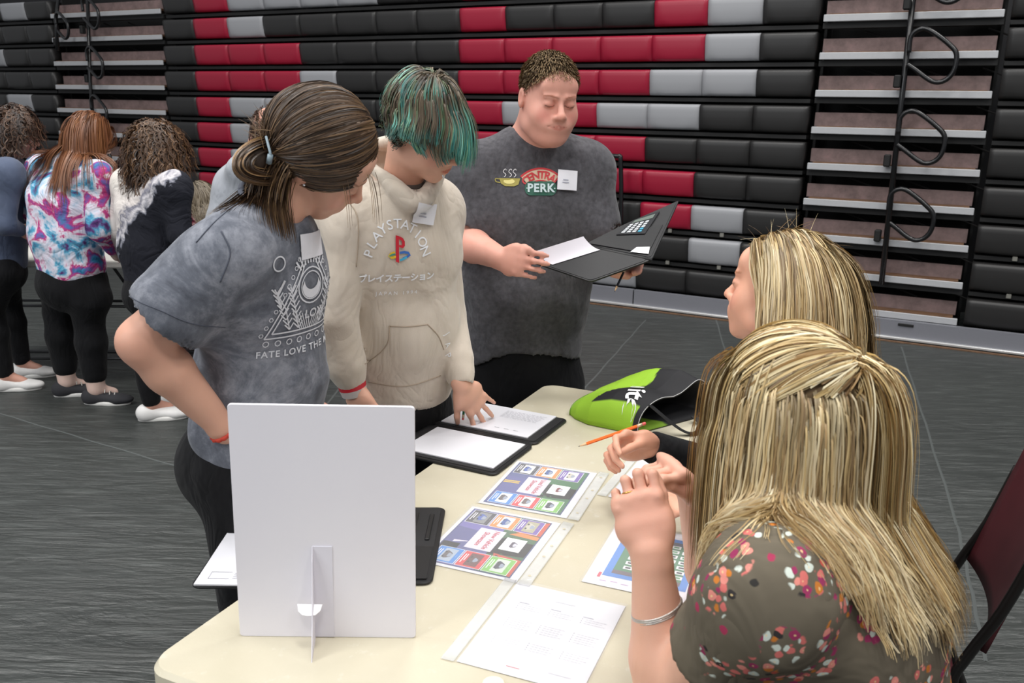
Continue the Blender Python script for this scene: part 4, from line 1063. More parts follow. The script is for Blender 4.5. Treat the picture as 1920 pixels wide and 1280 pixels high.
    for i in range(9): line(Ld((math.sin(-.7+i*.18)*.045, .03+math.cos(-.7+i*.18)*.045), (math.sin(-.7+i*.18)*.065, .03+math.cos(-.7+i*.18)*.068), 3), .004)
    circ = lambda cx, cy, r, a0=0, a1=6.2832, k=22: [(cx+r*math.cos(a0+(a1-a0)*i/k), cy+r*math.sin(a0+(a1-a0)*i/k)) for i in range(k+1)]
    line(circ(0, .03, .036), .003); line(circ(0, .03, .028), .0022)
    P = circ(0, .03, .026, math.pi, 2*math.pi, 12)+circ(0, .042, .020, 2*math.pi, math.pi, 12); add(P, [(i, i+1, 24-i, 25-i) for i in range(12)])
    for s_ in (-1, 1):
        for bx in (0, .022):
            base = (s_*(.03+bx), -.055); tip = (s_*(.055+bx*1.7), .035)
            line([base, (s_*(.042+bx), -.01), tip], .0025)
            for i in range(8):
                t_ = i/8; x, y = base[0]+(tip[0]-base[0])*t_, base[1]+(tip[1]-base[1])*t_
                line([(x, y), (x+s_*.012, y+.012)], .0028); line([(x, y), (x-s_*.009, y+.014)], .0028)
    for s_ in (-1, 1):
        for i in range(6): line([(s_*.005*i, -.06), (s_*(.008+.008*i), -.03+.003*i)], .002)
    add(*stroke(circ(-.085, -.045+.13, .014), .003)); line([(-.07, .05), (-.085, .02), (-.075, -.005)], .005)
    for i in range(9): line(circ(-.1+.025*i, -.082, .006, k=8), .002)
    for i in range(12):
        for s_ in (-1, 1): line(circ(s_*(.112-.0088*i), -.062+.0165*i, .0042, k=6), .0016)
    V2, F2 = text_geo('FATE LOVE THE MOON', .02, .0004, spacing=1.15); add([(x, y-.106) for x, y in V2], F2)
    V2, F2 = text_geo('LOX', .026, .0006); add([(x+.01, y-.03) for x, y in V2], F2)
    mesh('chest_print', g.V, g.F, [wh], tee)
    # name tag at the chest edge
    V2, F2 = grid2(-.035, -.025, .035, .025); V_, F_ = decal(V2, F2, at(590, 462, 1.75), ex, ey, rd, T, .003); mesh('name_tag', V_, F_, [paper_m], t)
    # leggings
    S = Sdf(); S.ecap(fg.P+bZ*.0, fg.P+(fg.W-fg.P)*.75, fg.R, (.165, .14), (.135, .108), .04); S.ell(fg.P-fg.F*.055-bZ*.03, (.125, .125, .115), None, .05)
    fg.legs(S, (.094, .06, .04), g=.004, upto=.93)
    V, F = smoothed(S.mesh(.009, warp=folds(8, .002, f=(20, 40))), 1); put('leggings', (V, F), [black_fab], t)
    for q in (0, 1): shoe(t, fg.an[q], (.9, -.3), cm(40, 40, 44), cm(225, 225, 222))
    # red woven bracelet
    wd_ = nrm(fg.wr[0]-fg.el[0]); u = nrm(np.cross(wd_, bZ)); v = np.cross(wd_, u); g = Geo(); c0 = fg.wr[0]-wd_*.006
    g.tube([c0+(u*math.cos(a)+v*math.sin(a))*(.0295+.0014*math.sin(a*14)) for a in np.linspace(0, 6.2832, 56, endpoint=False)], .0048, 7, closed=True); g.obj('bracelet', [plain('red_cord', srgb(190, 62, 44), .7)], t, True)
    # earring
    g = Geo(); g.box(H.w(.083, .0, -.026), (.005, .005, .005), bev=.0015); g.obj('earring', [plain('silver', srgb(230, 230, 230), .2, .9)], t)
    # hair: combed back into a bun
    br = [lin(78, 60, 46), lin(96, 74, 54), lin(118, 92, 66), lin(60, 46, 36), lin(140, 112, 80)]
    r = (.084, .108, .106); tgt = (.035, -.118, -.02)
    low = lambda p: np.where(p[:, 0] > -.03, p[:, 2] > np.interp(p[:, 1], [-.12, -.02, .0, .03, .10], [-.085, -.06, -.012, .004, .016]), hairline(p, .02))
    tp = at(503, 291, 1.735); tgt = tuple(H.loc(tp))
    V, F = scalp_cap(H, (.082, .106, .104), t, None, keep=lambda p: hairline(p, .0)); mesh('hair_base', V, F, [plain('hair_base_brown', tuple(br[0])+(1,), .6)], t, True)
    _, _, rl = scalp_pts(H, 2100, 5, keep=low, r=r)
    S_ = arcs(H, rl, tgt, r, 15, (.0, .05), seed=2)
    S_ = tufts(S_, 4, .0022, 3)
    mesh_c = streaks(len(S_), br, [4, 4, 1.4, 3, .25], 3, .1, 4)
    hair_mesh('combed_hair', S_, .0014, mesh_c, HAIR, t, c=H.w(0, -.02, .02))
    # bun: loops of hair round a centre
    g_ = np.random.default_rng(6); bc = at(474, 300, 1.72); n = 760; L = []
    bk = nrm(A3(-.95, -.25, -.22)); bU = nrm(A3(-.25, 0, 1)); bR = nrm(np.cross(bk, bU)); uu = np.linspace(0, 1, 20)
    for i in range(n):
        a_, b_ = g_.normal(), g_.random()**.5; cl_ = .030*b_; o = math.pi*uu*(1.0+.25*g_.random())
        p = tp+bk[None]*((.022+.046*b_)*np.sin(o))[:, None]+bU[None]*((.036*b_+.004)*np.cos(o)-.006-.012*uu)[:, None]+(bR*(a_*.016))[None]*(np.sin(o)*1.5+.3)[:, None]
        L.append(p+g_.normal(size=3)*.002)
    S_ = np.array(L); hair_mesh('bun', S_, .0017, streaks(n, [lin(92, 70, 50), lin(132, 102, 68), lin(58, 44, 34), lin(160, 126, 86)], [3, 2, 4, 1], 4, .12), HAIR, t, c=bc)
    S = Sdf(); S.ell(bc, (.03, .03, .03), None); V, F = S.mesh(.008); put('bun_core', (V, F), [plain('hair_core', tuple(br[3])+(1,), .7)], t)
    # loose ends below the bun and fine hairs beside the face
    Sb = Sdf(); head_sdf(Sb, H, fine=False); fg.neck(Sb, .05); fg.torso(Sb, .014, low=False)
    n = 420; a = g_.random((n, 3)); R0 = at(518, 312, 1.735)+((a-.5)*A3(.07, .05, .04)); D0 = np.tile(nrm(A3(-.35, -.1, -.5)), (n, 1))+g_.normal(size=(n, 3))*.22
    S_ = strands(R0, D0, Sb.ev, 16, .009, .18, .9, .004, seed=5); hair_mesh('loose_ends', S_, .0013, streaks(n, br, [3, 3, 3, 2, 1.4], 7), HAIR, t, tip=.3, c=H.o)
    n = 9; R0 = np.array([H.w(.045, .085, .06) if i % 3 else H.w(.06, .05, .03) for i in range(n)])+g_.normal(size=(n, 3))*.006; D0 = np.tile(H.F*.6-bZ*.6, (n, 1))+g_.normal(size=(n, 3))*.1
    S_ = strands(R0, D0, Sb.ev, 12, .009, .25, .85, .006, seed=6); hair_mesh('face_strands', S_, .0007, streaks(n, br, [1, 2, 3, 1, 2], 8), HAIR, t, tip=.3)
    n = 60; R0 = tp+bZ*.035+g_.normal(size=(n, 3))*.014; D0 = bZ*.8+A3(-.5, 0, 0)+g_.normal(size=(n, 3))*.35
    S_ = strands(R0, D0, Sb.ev, 9, .006, .05, .95, .004, seed=9); hair_mesh('flyaways', S_, .0005, streaks(n, br, [1, 2, 3, 1, 2], 8), HAIR, t, tip=.3)
    # clip
    cl = smooth_path([at(499, 256, 1.715), at(503, 272, 1.705), at(507, 290, 1.70), at(504, 306, 1.705)], 5)
    g = Geo(); g.tube(cl, .0028, 6); g.tube([cl[-6], cl[-1]], .006, 6); g.obj('hair_clip', [plain('clip_grey_blue', srgb(150, 168, 178), .35)], t, True)
    return t
young_woman_grey()
# ---------------------------------------------------------------- young man in the charcoal tee
def text_on(g, txt, size, x, y, cen, ex, ey, rd, T, m=0, off=.0015, rot=0, **k):
    V2, F2 = text_geo(txt, size, **k); a = math.radians(rot)
    V2 = np.c_[V2[:, 0]*math.cos(a)-V2[:, 1]*math.sin(a)+x, V2[:, 0]*math.sin(a)+V2[:, 1]*math.cos(a)+y]
    V_, F_ = decal(V2, F2, cen, ex, ey, rd, T, off); g.add(V_, F_, m)
def shape_on(g, V2, F2, cen, ex, ey, rd, T, m=0, off=.0015):
    V_, F_ = decal(V2, F2, cen, ex, ey, rd, T, off); g.add(V_, F_, m)
def disc(cx, cy, rx, ry, k=24): return [(cx, cy)]+[(cx+rx*math.cos(2*math.pi*i/k), cy+ry*math.sin(2*math.pi*i/k)) for i in range(k)], [(0, 1+i, 1+(i+1) % k) for i in range(k)]
def band(r0, r1, a0, a1, cx=0, cy=0, k=16):
    V = [(cx+r*math.sin(math.radians(a0+(a1-a0)*i/k)), cy+r*math.cos(math.radians(a0+(a1-a0)*i/k))) for r in (r0, r1) for i in range(k+1)]
    return V, [(i, i+1, k+2+i, k+1+i) for i in range(k)]
def name_tag(t, cen, ex, ey, rd, T, w, h, rot=0, off=.004):
    a = math.radians(rot); e1 = ex*math.cos(a)+ey*math.sin(a); e2 = -ex*math.sin(a)+ey*math.cos(a)
    V2, F2 = grid2(-w/2, -h/2, w/2, h/2, 6, 5); V_, F_ = decal(V2, F2, cen, e1, e2, rd, T, off); o = mesh('name_tag', V_, F_, [cm(236, 236, 242)], t, True)
    g = Geo()
    for i, l in enumerate((.018, .022)): shape_on(g, *grid2(-l/2-.006, -.002-.008*i, l/2-.006, .001-.008*i, 3, 1), cen, e1, e2, rd, T, 0, off+.0012)
    mesh('tag_writing', g.V, g.F, [cm(166, 168, 182)], o); return o
def view(p): return nrm(p-cC)
def young_man():
    H = Head((.099, 2.845, 1.674), -160.4, 12.5, -1.4, 1.07)
    fg = Fig(head=H, F=A3(.25, -.97, 0), N=at(1002, 262, 2.96), C=at(990, 400, 2.98), W=at(982, 545, 2.99), P=at(976, 690, 3.02),
             sh=(at(888, 325, 2.93), at(1100, 318, 3.01)), el=(at(868, 452, 2.88), at(1130, 478, 2.96)), wr=(at(942, 486, 2.65), at(1184, 498, 2.74)),
             hip=(at(925, 720, 3.0), at(1030, 722, 3.04)), kn=(None, None), an=(None, None))
    fg.kn = (A3(fg.hip[0][0]-.02, fg.hip[0][1]-.02, .49), A3(fg.hip[1][0]+.03, fg.hip[1][1], .49)); fg.an = (fg.kn[0]-bZ*.4+A3(-.01, .03, 0), fg.kn[1]-bZ*.4+A3(.01, .03, 0))
    t = thing('person', 'heavyset young man in charcoal tee smiling down at his open black folder', 'person', A3(fg.P[0], fg.P[1], 0))
    S = Sdf(); head_sdf(S, H, jaw=1.2, cheek=1.3, nose=1.12, mw=1.35, lip=.55)
    S.ell(H.w(0, .035, -.1), A3(.05, .05, .03)*1.07, H.ax, .03)
    fg.neck(S, .068, (0, -.02, -.06)); fg.torso(S, -.012, cw=.2, cd=.13, ww=.2, wd=.14, pw=.19, pd=.14)
    fg.arms(S, ua=(.062, .05), fa=(.052, .033)); fg.legs(S, (.1, .07, .05))
    d0 = nrm(at(1012, 498, 2.52)-fg.wr[0])
    hand(S, fg.wr[0], d0, nrm(A3(.25, .5, -.15)), 1, .19, (.45, .5, .55, .6), th=(.5, -.05), fat=1.15, spread=.03, tc=.6)
    d1 = nrm(at(1128, 532, 2.60)-fg.wr[1])
    hand(S, fg.wr[1], d1, nrm(A3(-.1, -.2, .95)), -1, .185, (.5, .55, .55, .6), th=(.8, .1), fat=1.15, spread=.12)
    for q in (0, 1): S.cap(fg.an[q], fg.an[q]+A3(.03, -.10, -.05), .035, .03, .02)
    V, F = smoothed(S.mesh(.013, [(H.o-.15, H.o+.15, .0042), (fg.wr[0]-.06, fg.wr[0]+.15, .006), (fg.wr[1]-.14, fg.wr[1]+.08, .006)]), 1)
    c = face_color(V, H, lips=(.86, .58, .58), brow=(.55, .42, .34), blush=.2, mw=1.35, lt=.75)
    put('body', (V, F), [sk2], t, col=c)
    S = Sdf()
    for q in (0, 1):
        a_ = nrm(fg.el[q]-fg.sh[q]); L_ = np.linalg.norm(fg.el[q]-fg.sh[q]); e_ = fg.sh[q]+a_*L_*.68
        S.cap(fg.sh[q], fg.sh[q]+a_*L_*.3, .078, .08, .05); S.cap(fg.sh[q]+a_*L_*.25, e_, .08, .086, .012); S.cap(e_+a_*.082, e_+a_*.17, .09, .1, .006, True); S.cap(e_+a_*.03, e_+a_*.1, .074, .08, .004, True)
        S.cap(fg.sh[q]-a_*.0+(fg.C-fg.sh[q])*.25, fg.sh[q], .09, .08, .05)
    fg.torso(S, .014, cw=.2, cd=.135, ww=.205, wd=.15, pw=.20, pd=.15, low=False, sh=.062, k=.07)
    up = bZ; hem = fg.P+(fg.W-fg.P)*.32
    S.ecap(hem, fg.W, fg.R, (.222, .17), (.22, .165), .06)
    S.cap(fg.N+bZ*.05, fg.N+bZ*.14, .075, .1, .01, True)
    S.cap(hem-bZ*.17, hem-bZ*.35, .24, .3, .004, True)
    V, F = smoothed(S.mesh(.008, warp=folds(12, .014, n=8, f=(14, 42), dirs=[(1, 0, .6), (.8, 0, -.7), (.3, 0, 1)])), 1)
    tm_ = fabric('charcoal_heather', srgb(68, 67, 71), srgb(92, 91, 96), 60, contrast=(.3, .7))
    tee = put('tee_shirt', (V, F), [tm_.m], t); T = bvh(V, F)
    collar(t, plain('charcoal_rib', srgb(62, 61, 66), .9), fg.N+bZ*.004+fg.F*.012, nrm(bZ+fg.F*.55), fg.R, .088, .082, .009)
    # chest print
    cen = at(1026, 345, 2.7); rd = nrm(at(1026, 345, 3.2)-at(1026, 345, 2.7)); rd = nrm(A3(rd[0]-.1, rd[1], 0)); ey = bZ; ex = nrm(np.cross(rd, ey)); ex = ex if ex[0] > 0 else -ex
    mats = [cm(200, 52, 58), cm(222, 196, 168), cm(34, 92, 74), cm(206, 224, 226), cm(160, 148, 66), cm(236, 234, 236), cm(60, 58, 62), cm(220, 208, 130)]
    g = Geo(); s = 2.72/1635
    dx = (1022-1026)*s
    shape_on(g, *band(.052, .088, -46, 46, dx, -.052), cen, ex, ey, rd, T, 1, .0012)
    shape_on(g, *band(.086, .092, -46, 46, dx, -.052), cen, ex, ey, rd, T, 0, .0016); shape_on(g, *band(.050, .054, -46, 46, dx, -.052), cen, ex, ey, rd, T, 0, .0016)
    text_on(g, 'CENTRAL', .034, dx, .0165, cen, ex, ey, rd, T, 0, .0024, bold=.0009, arc=.068, spacing=.82)
    P = rrect(.104, .044, .02, 6, dx-.052, -.047); shape_on(g, [(dx, -.025)]+P, [(0, 1+i, 1+(i+1) % len(P)) for i in range(len(P))], cen, ex, ey, rd, T, 2, .0026)
    text_on(g, 'PERK', .036, dx, -.025, cen, ex, ey, rd, T, 3, .0038, bold=.0012, spacing=1.1)
    for q in (-1, 1): shape_on(g, *disc(dx+q*.045, -.025, .002, .002, 8), cen, ex, ey, rd, T, 3, .0038)
    cx = (962-1026)*s
    cup = [(cx-.034, .005), (cx+.034, .005), (cx+.028, -.014), (cx+.014, -.02), (cx-.014, -.02), (cx-.028, -.012)]
    shape_on(g, [(cx, -.006)]+cup, [(0, 1+i, 1+(i+1) % 6) for i in range(6)], cen, ex, ey, rd, T, 4, .0018)
    shape_on(g, *disc(cx-.002, -.005, .018, .008), cen, ex, ey, rd, T, 7, .0024)
    shape_on(g, *stroke(smooth_path([(cx-.033, .002), (cx-.046, .003), (cx-.044, -.006), (cx-.03, -.009)], 5), .003), cen, ex, ey, rd, T, 4, .0018)
    for q in (-.018, .0, .014):
        shape_on(g, *stroke(smooth_path([(cx+q, .008), (cx+q+.006, .016), (cx+q-.003, .025), (cx+q+.003, .034), (cx+q+.007, .03)], 5), .0018), cen, ex, ey, rd, T, 5, .0018)
    cx2 = (1077-1026)*s
    shape_on(g, [(cx2, -.02), (cx2-.024, -.012), (cx2+.026, -.012), (cx2+.018, -.028), (cx2-.016, -.030)], [(0, 1, 4), (0, 4, 3), (0, 3, 2), (0, 2, 1)], cen, ex, ey, rd, T, 4, .0018)
    mesh('chest_print', g.V, g.F, mats, tee, midx=g.M)
    name_tag(t, at(1075, 346, 2.7), ex, ey, rd, T, .066, .062, -4, .007)
    # trousers
    S = Sdf(); S.ecap(fg.P-bZ*.02, fg.P+(fg.W-fg.P)*.4, fg.R, (.205, .155), (.205, .16), .04); fg.legs(S, (.118, .085, .07), g=.004, upto=.96)
    for q in (0, 1): S.cap(fg.P+fg.R*(.09 if q == 0 else -.09), fg.hip[q]-bZ*.05, .11, .115, .05)
    V, F = smoothed(S.mesh(.011, warp=folds(4, .006, f=(15, 30))), 1); tr = put('track_trousers', (V, F), [black_fab], t); T2 = bvh(V, F)
    g = Geo(); c2 = at(1097, 672, 2.7); 
    for dy in (.012, 0, -.012): shape_on(g, *stroke([(-.006, dy), (.0, dy+.004), (.006, dy)], .003), c2, ex, ey, rd, T2, 0, .002)
    if g.V: mesh('leg_emblem', g.V, g.F, [cm(225, 225, 228)], tr)
    for q in (0, 1): shoe(t, fg.an[q], (.25, -.95), cm(34, 34, 38), cm(210, 210, 208), L=.3, W_=.05)
    # necklace cord
    # hair: short, combed forward
    cols = [lin(118, 98, 72), lin(142, 118, 88), lin(166, 142, 108), lin(98, 80, 60), lin(184, 160, 126)]
    keep = lambda p: p[:, 2] > np.interp(p[:, 1], [-.12, -.03, .0, .02, .05, .085], [-.075, -.045, -.005, .03, .058, .078])
    V, F = scalp_cap(H, (.0775, .0975, .0955), t, None, keep=keep); mesh('hair_base', V, F, [plain('hair_base_boy', srgb(96, 78, 58), .7)], t, True)
    R0, N0, rl = scalp_pts(H, 6000, 11, keep=keep, r=(.0775, .0975, .0955))
    g_ = np.random.default_rng(3); D0 = N0*.55+H.F*.6+H.R*.25+H.U*.05+g_.normal(size=R0.shape)*.08; D0 /= np.linalg.norm(D0, axis=1)[:, None]
    ln = np.interp(rl[:, 2], [-.06, .02, .07, .12], [.006, .010, .024, .032])*(.85+.3*g_.random(len(rl)))
    tt = np.linspace(0, 1, 4)[None, :, None]; S_ = R0[:, None]+D0[:, None]*tt*ln[:, None, None]+(H.F*.5-H.U*.9)[None, None]*(tt**2)*ln[:, None, None]*.45
    top = np.clip((rl[:, 1]+.0)/.09, 0, 1)[:, None]; cc = streaks(len(S_), cols, [3, 3, 3, 3, 1.2], 3, .1); cc = cc*(1+.25*top)
    hair_mesh('short_hair', S_, .0011, cc, HAIR, t, tip=.4, c=H.o)
    g = Geo(); g.tube([H.o*0+fg.N+fg.R*.085*math.cos(a)*.95+fg.F*(.06*math.sin(a)+.012)+bZ*(.02-.03*math.sin(a)) for a in np.linspace(0, 6.28, 30, endpoint=False)], .0016, 5, closed=True); g.obj('necklace', [cm(60, 56, 60)], t)
    return t, fg
bman, bfg = young_man()
# the folder he holds: two halves meeting at a spine, writing pad on one, calculator pocket on the other
fA, fB = at(1093, 461, 2.66), at(1222, 488, 2.56); fC, fD = at(1108, 529, 2.55), at(998, 492, 2.64); fE, fF = at(1273, 377, 2.60), at(1166, 424, 2.80)
def onplane(px, py, a, b_, d_):
    n_ = np.cross(b_-a, d_-a); dr = at(px, py, 2.0)-cC; return cC+dr*((a-cC)@n_/(dr@n_))
fF = at(1166, 424, 2.78); fE = onplane(1273, 377, fA, fB, fF); fC = onplane(1108, 529, fA, fB, fD)
fr = thing('padfolio', 'black open folder with a calculator pocket held up by the young man in charcoal', 'folder', (fA+fB)/2)
def quadplate(g, a, b_, c_, d_, t0, t1, m=0, inset=0.0):
    n_ = nrm(np.cross(b_-a, d_-a)); cen = (a+b_+c_+d_)/4; q = [p+(cen-p)*inset for p in (a, b_, c_, d_)]
    V = []
    for tt in (t0, t1):
        P = []
        for i in range(4):
            p, pn, pp = q[i], q[(i+1) % 4], q[(i-1) % 4]; e1, e2 = nrm(pp-p), nrm(pn-p); r = .014
            for k in range(4): s_ = k/3; P.append(p+e1*r*(1-s_)**2+e2*r*s_**2)
        V += [p+n_*tt for p in P]
    k = 16; g.add(V, [list(range(k))[::-1], list(range(k, 2*k))]+[(i, (i+1) % k, k+(i+1) % k, k+i) for i in range(k)], m); return n_
for (a, b_, c_, d_) in ((fA, fB, fC, fD), (fA, fB, fE, fF)):
    n_ = nrm(np.cross(b_-a, d_-a)); sg = 1 if n_[2] > 0 else -1
    if (a is fA and c_ is fE): sg = 1 if n_@(cC-a) > 0 else -1
    g = Geo(); quadplate(g, a, b_, c_, d_, -.003, .003); g.obj('cover', [leather_m], fr)
    g = Geo(); quadplate(g, a, b_, c_, d_, sg*.0032, sg*.0042, inset=.06); g.obj('lining', [lining_m], fr)
    if c_ is fE:
        L2 = lambda u, v, w=.0052: a*(1-u)*(1-v)+b_*u*(1-v)+c_*u*v+d_*(1-u)*v+n_*sg*w
        def flat(name, pts, w0, w1, m, parent=fr):
            g = Geo(); k = len(pts); V = [L2(u, v, w0) for u, v in pts]+[L2(u, v, w1) for u, v in pts]
            g.add(V, [list(range(k))[::-1], list(range(k, 2*k))]+[(i, (i+1) % k, k+(i+1) % k, k+i) for i in range(k)]); return g.obj(name, [m], parent)
        flat('pocket', [(.08, .06), (.92, .06), (.92, .55), (.08, .35)], .005, .0075, leather_m)
        calc = flat('calculator', [(.28, .38), (.72, .38), (.72, .86), (.28, .86)], .005, .011, plain('calculator_black', srgb(26, 26, 30), .35))
        for i in range(4):
            for j in range(5):
                u, v = .33+.085*i, .42+.055*j; col = cm(70, 160, 190) if (i == 3 and j < 2) else cm(205, 210, 214)
                flat('key', [(u, v), (u+.055, v), (u+.055, v+.034), (u, v+.034)], .0111, .0128, col, calc)
        flat('screen', [(.33, .72), (.67, .72), (.67, .82), (.33, .82)], .0111, .0116, cm(96, 108, 100), calc)
        flat('paper_edge', [(.68, .03), (.93, .05), (.9, .16), (.72, .13)], .0076, .0082, cm(240, 240, 244))
    else:
        n2 = n_*sg
g = Geo(); g.tube([fA, fB], .006, 8); g.obj('spine', [leather_m], fr, True)
pa = fA+(fD-fA)*.06+(fB-fA)*.05+n2*.006; pb = fA+(fD-fA)*.96+(fB-fA)*.03+n2*.006
ex_ = (pb-pa); ey_ = (fB-fA)*.85; V = []
for j in range(9):
    for i in range(9):
        u, v = i/8, j/8; V.append(pa+ex_*u+ey_*v*.3+n2*(.0005)+bZ*.03*(1-v)**2)
Vb = [v-n2*.0006 for v in V]; k = 81; Fq = [(j*9+i, j*9+i+1, (j+1)*9+i+1, (j+1)*9+i) for j in range(8) for i in range(8)]
pb_ = mesh('writing_pad', V+Vb, Fq+[tuple(k+q for q in f[::-1]) for f in Fq], [cm(226, 222, 230)], None, True, origin=tuple((pa+pb)/2)); tag(pb_, 'loose white writing pages curling up on the folder of the young man in charcoal', 'paper')
pencil('black pen pointing down from the fingers of the young man in charcoal', at(1152, 547, 2.56), at(1174, 500, 2.62), cm(24, 24, 30), .0038, name='pen', cat='pen')
# ---------------------------------------------------------------- teal-haired youth in the cream hoodie
def teal_youth():
    H = Head((-.228, 2.25, 1.588), -112.2, 33, 16, 1.0)
    fg = Fig(head=H, F=A3(.5, -.87, 0), N=at(752, 352, 2.34), C=at(742, 470, 2.38), W=at(748, 610, 2.42), P=at(752, 735, 2.46),
             sh=(at(648, 418, 2.28), at(806, 395, 2.48)), el=(at(626, 598, 2.22), at(842, 590, 2.50)), wr=(at(662, 728, 2.24), at(866, 724, 2.37)),
             hip=(at(715, 770, 2.42), at(790, 770, 2.5)), kn=(None, None), an=(None, None))
    fg.kn = (A3(fg.hip[0][0], fg.hip[0][1], .48), A3(fg.hip[1][0], fg.hip[1][1], .48)); fg.an = (fg.kn[0]-bZ*.39+A3(0, .03, 0), fg.kn[1]-bZ*.39+A3(0, .03, 0))
    t = thing('person', 'youth with teal-streaked mop hair and a cream hoodie, one hand spread on a written page', 'person', A3(fg.P[0], fg.P[1], 0))
    S = Sdf(); head_sdf(S, H, jaw=.94, cheek=.9, nose=.95)
    fg.neck(S, .045, (0, -.02, -.07)); fg.torso(S, -.015, cw=.14, cd=.095, ww=.12, wd=.085, pw=.14, pd=.1)
    fg.arms(S, ua=(.04, .034), fa=(.036, .024)); fg.legs(S, (.075, .052, .036))
    tip = on(914, 783, .762); d1 = nrm(tip-fg.wr[1])
    hand(S, fg.wr[1], d1, nrm(A3(-.1, .8, -.55)), -1, .185, (.12, .12, .12, .14), th=(.75, .25), fat=.92, fan=(-.02, -.02, -.02, -.02) if 0 else (.30, .06, -.12, -.3), tc=.25)
    hand(S, fg.wr[0], A3(.35, -.1, -.9), A3(.5, .6, 0), 1, .17, (.4, .4, .4, .4))
    for q in (0, 1): S.cap(fg.an[q], fg.an[q]+A3(.05, -.09, -.05), .03, .026, .02)
    V, F = smoothed(S.mesh(.012, [(H.o-.14, H.o+.14, .0044), (fg.wr[1]-.16, fg.wr[1]+.12, .0045)]), 1)
    put('body', (V, F), [sk1], t, col=face_color(V, H, lips=(.86, .42, .42), brow=(.4, .32, .28), blush=.12))
    # inner tee
    S = Sdf(); S.ecap(fg.C, fg.N-bZ*.0+fg.F*.012, fg.R, (.13, .1), (.066, .06), .03); V, F = smoothed(S.mesh(.007), 1); put('inner_tee', (V, F), [plain('inner_tee', srgb(98, 92, 88), .9, bump=(60, .3))], t)
    # hoodie
    S = Sdf(); fg.torso(S, .026, cw=.145, cd=.1, ww=.14, wd=.105, low=False, sh=.05, k=.06)
    hem = fg.P+(fg.W-fg.P)*.12; S.ecap(hem+bZ*.02, fg.W, fg.R, (.165, .125), (.172, .138), .05); S.ecap(hem-bZ*.015, hem+bZ*.03, fg.R, (.150, .112), (.152, .114), .012)
    for q in (0, 1):
        sh, el, wr = fg.sh[q], fg.el[q], fg.wr[q]; m = el+(wr-el)*.62
        S.cap(sh, sh+(el-sh)*.35, .074, .066, .03); S.cap(sh+(el-sh)*.3, el, .067, .062 if q == 0 else .050, .010); S.cap(el, m, .060 if q == 0 else .05, .058 if q == 0 else .047, .010)
        a_ = nrm(wr-m); c_ = wr-a_*.045; S.cap(m, c_, .054 if q == 0 else .046, .048 if q == 0 else .041, .008); S.cap(c_, wr-a_*.012, .038, .033, .014)
        S.cap(wr+a_*.034, wr+a_*.08, .05, .055, .004, True)
        S.cap(fg.C+(sh-fg.C)*.5, sh, .10, .076, .06)
    # hood lying round the neck
    hb = fg.N-fg.F*.085+bZ*.035
    S.ell(hb, (.10, .07, .075), None, .04)
    S.ell(fg.N-fg.F*.02+bZ*.10, (.078, .078, .11), None, .02, True)
    S.ell(fg.N+fg.F*.03+bZ*.04, (.058, .058, .075), None, .008, True)
    hood = smooth_path([fg.N-fg.F*.085+bZ*.11, fg.N-fg.F*.03+fg.R*.098+bZ*.09, fg.N+fg.F*.055+fg.R*.078+bZ*.035, fg.N+fg.F*.108+bZ*-.03, fg.N+fg.F*.055-fg.R*.078+bZ*.035, fg.N-fg.F*.03-fg.R*.098+bZ*.09], 5, True)
    for i in range(len(hood)): S.cap(hood[i], hood[(i+1) % len(hood)], .019, .019, .007)
    S.cap(hem-bZ*.13, hem-bZ*.3, .13, .25, .004, True)
    w1_ = folds(21, .015, n=8, f=(14, 40), dirs=[(.4, .2, .9), (1, 0, .5), (.9, 0, -.5)])
    V, F = smoothed(S.mesh(.0075, warp=w1_), 1)
    cream = fabric('cream_fleece', srgb(198, 186, 170), srgb(214, 203, 189), 5, .9, (260, .35), sheen=.3).m
    hd = put('hoodie', (V, F), [cream], t); T = bvh(V, F)
    seam_c = plain('hoodie_seam', srgb(176, 160, 142), .9)
    # prints
    cen = at(764, 480, 2.1); rd = nrm(at(764, 480, 2.6)-cen); rd = nrm(A3(rd[0]+.18*-1, rd[1], 0)); ey = bZ; ex = nrm(np.cross(rd, ey)); ex = ex if ex[0] > 0 else -ex
    s = 2.26/1635; wh = cm(236, 238, 242); g = Geo()
    word = 'PLAYSTATION'; R_ = .088
    for i, ch in enumerate(word):
        a = math.radians(-76+152*i/(len(word)-1)); x, y = R_*math.sin(a)*.86, R_*math.cos(a)*1.12-.048
        text_on(g, ch, .035, x, y+.01, cen, ex, ey, rd, T, 0, .002, rot=-math.degrees(a)*.9, bold=.0002)
    text_on(g, 'プレイステーション', .0235, 0, -.082, cen, ex, ey, rd, T, 0, .002, bold=.0008, spacing=.92)
    text_on(g, 'JAPAN 1994', .0145, 0, -.124, cen, ex, ey, rd, T, 0, .002, spacing=1.55)
    red, ye, bl_, gr_, lb = 1, 2, 3, 4, 5
    P = [(-.012, .038), (-.012, -.033), (-.0035, -.036), (-.0035, .036)]; ofx, ofy = .004, -.004
    sh2 = lambda P: [(x*1.05+ofx, y*.95+ofy) for x, y in P]
    shape_on(g, sh2([(-.010, .038), (-.010, -.033), (-.002, -.037), (-.002, .036)]), [(0, 1, 2, 3)], cen, ex, ey, rd, T, red, .0035)
    shape_on(g, sh2([(-.002, .036), (.008, .03), (.013, .02), (.013, .008), (.008, .002), (-.002, .006), (-.002, .012), (.004, .010), (.006, .014), (.005, .022), (-.002, .027)]), [(0, 1, 9, 10), (1, 2, 8, 9), (2, 3, 7, 8), (3, 4, 6, 7), (4, 5, 6)], cen, ex, ey, rd, T, red, .0035)
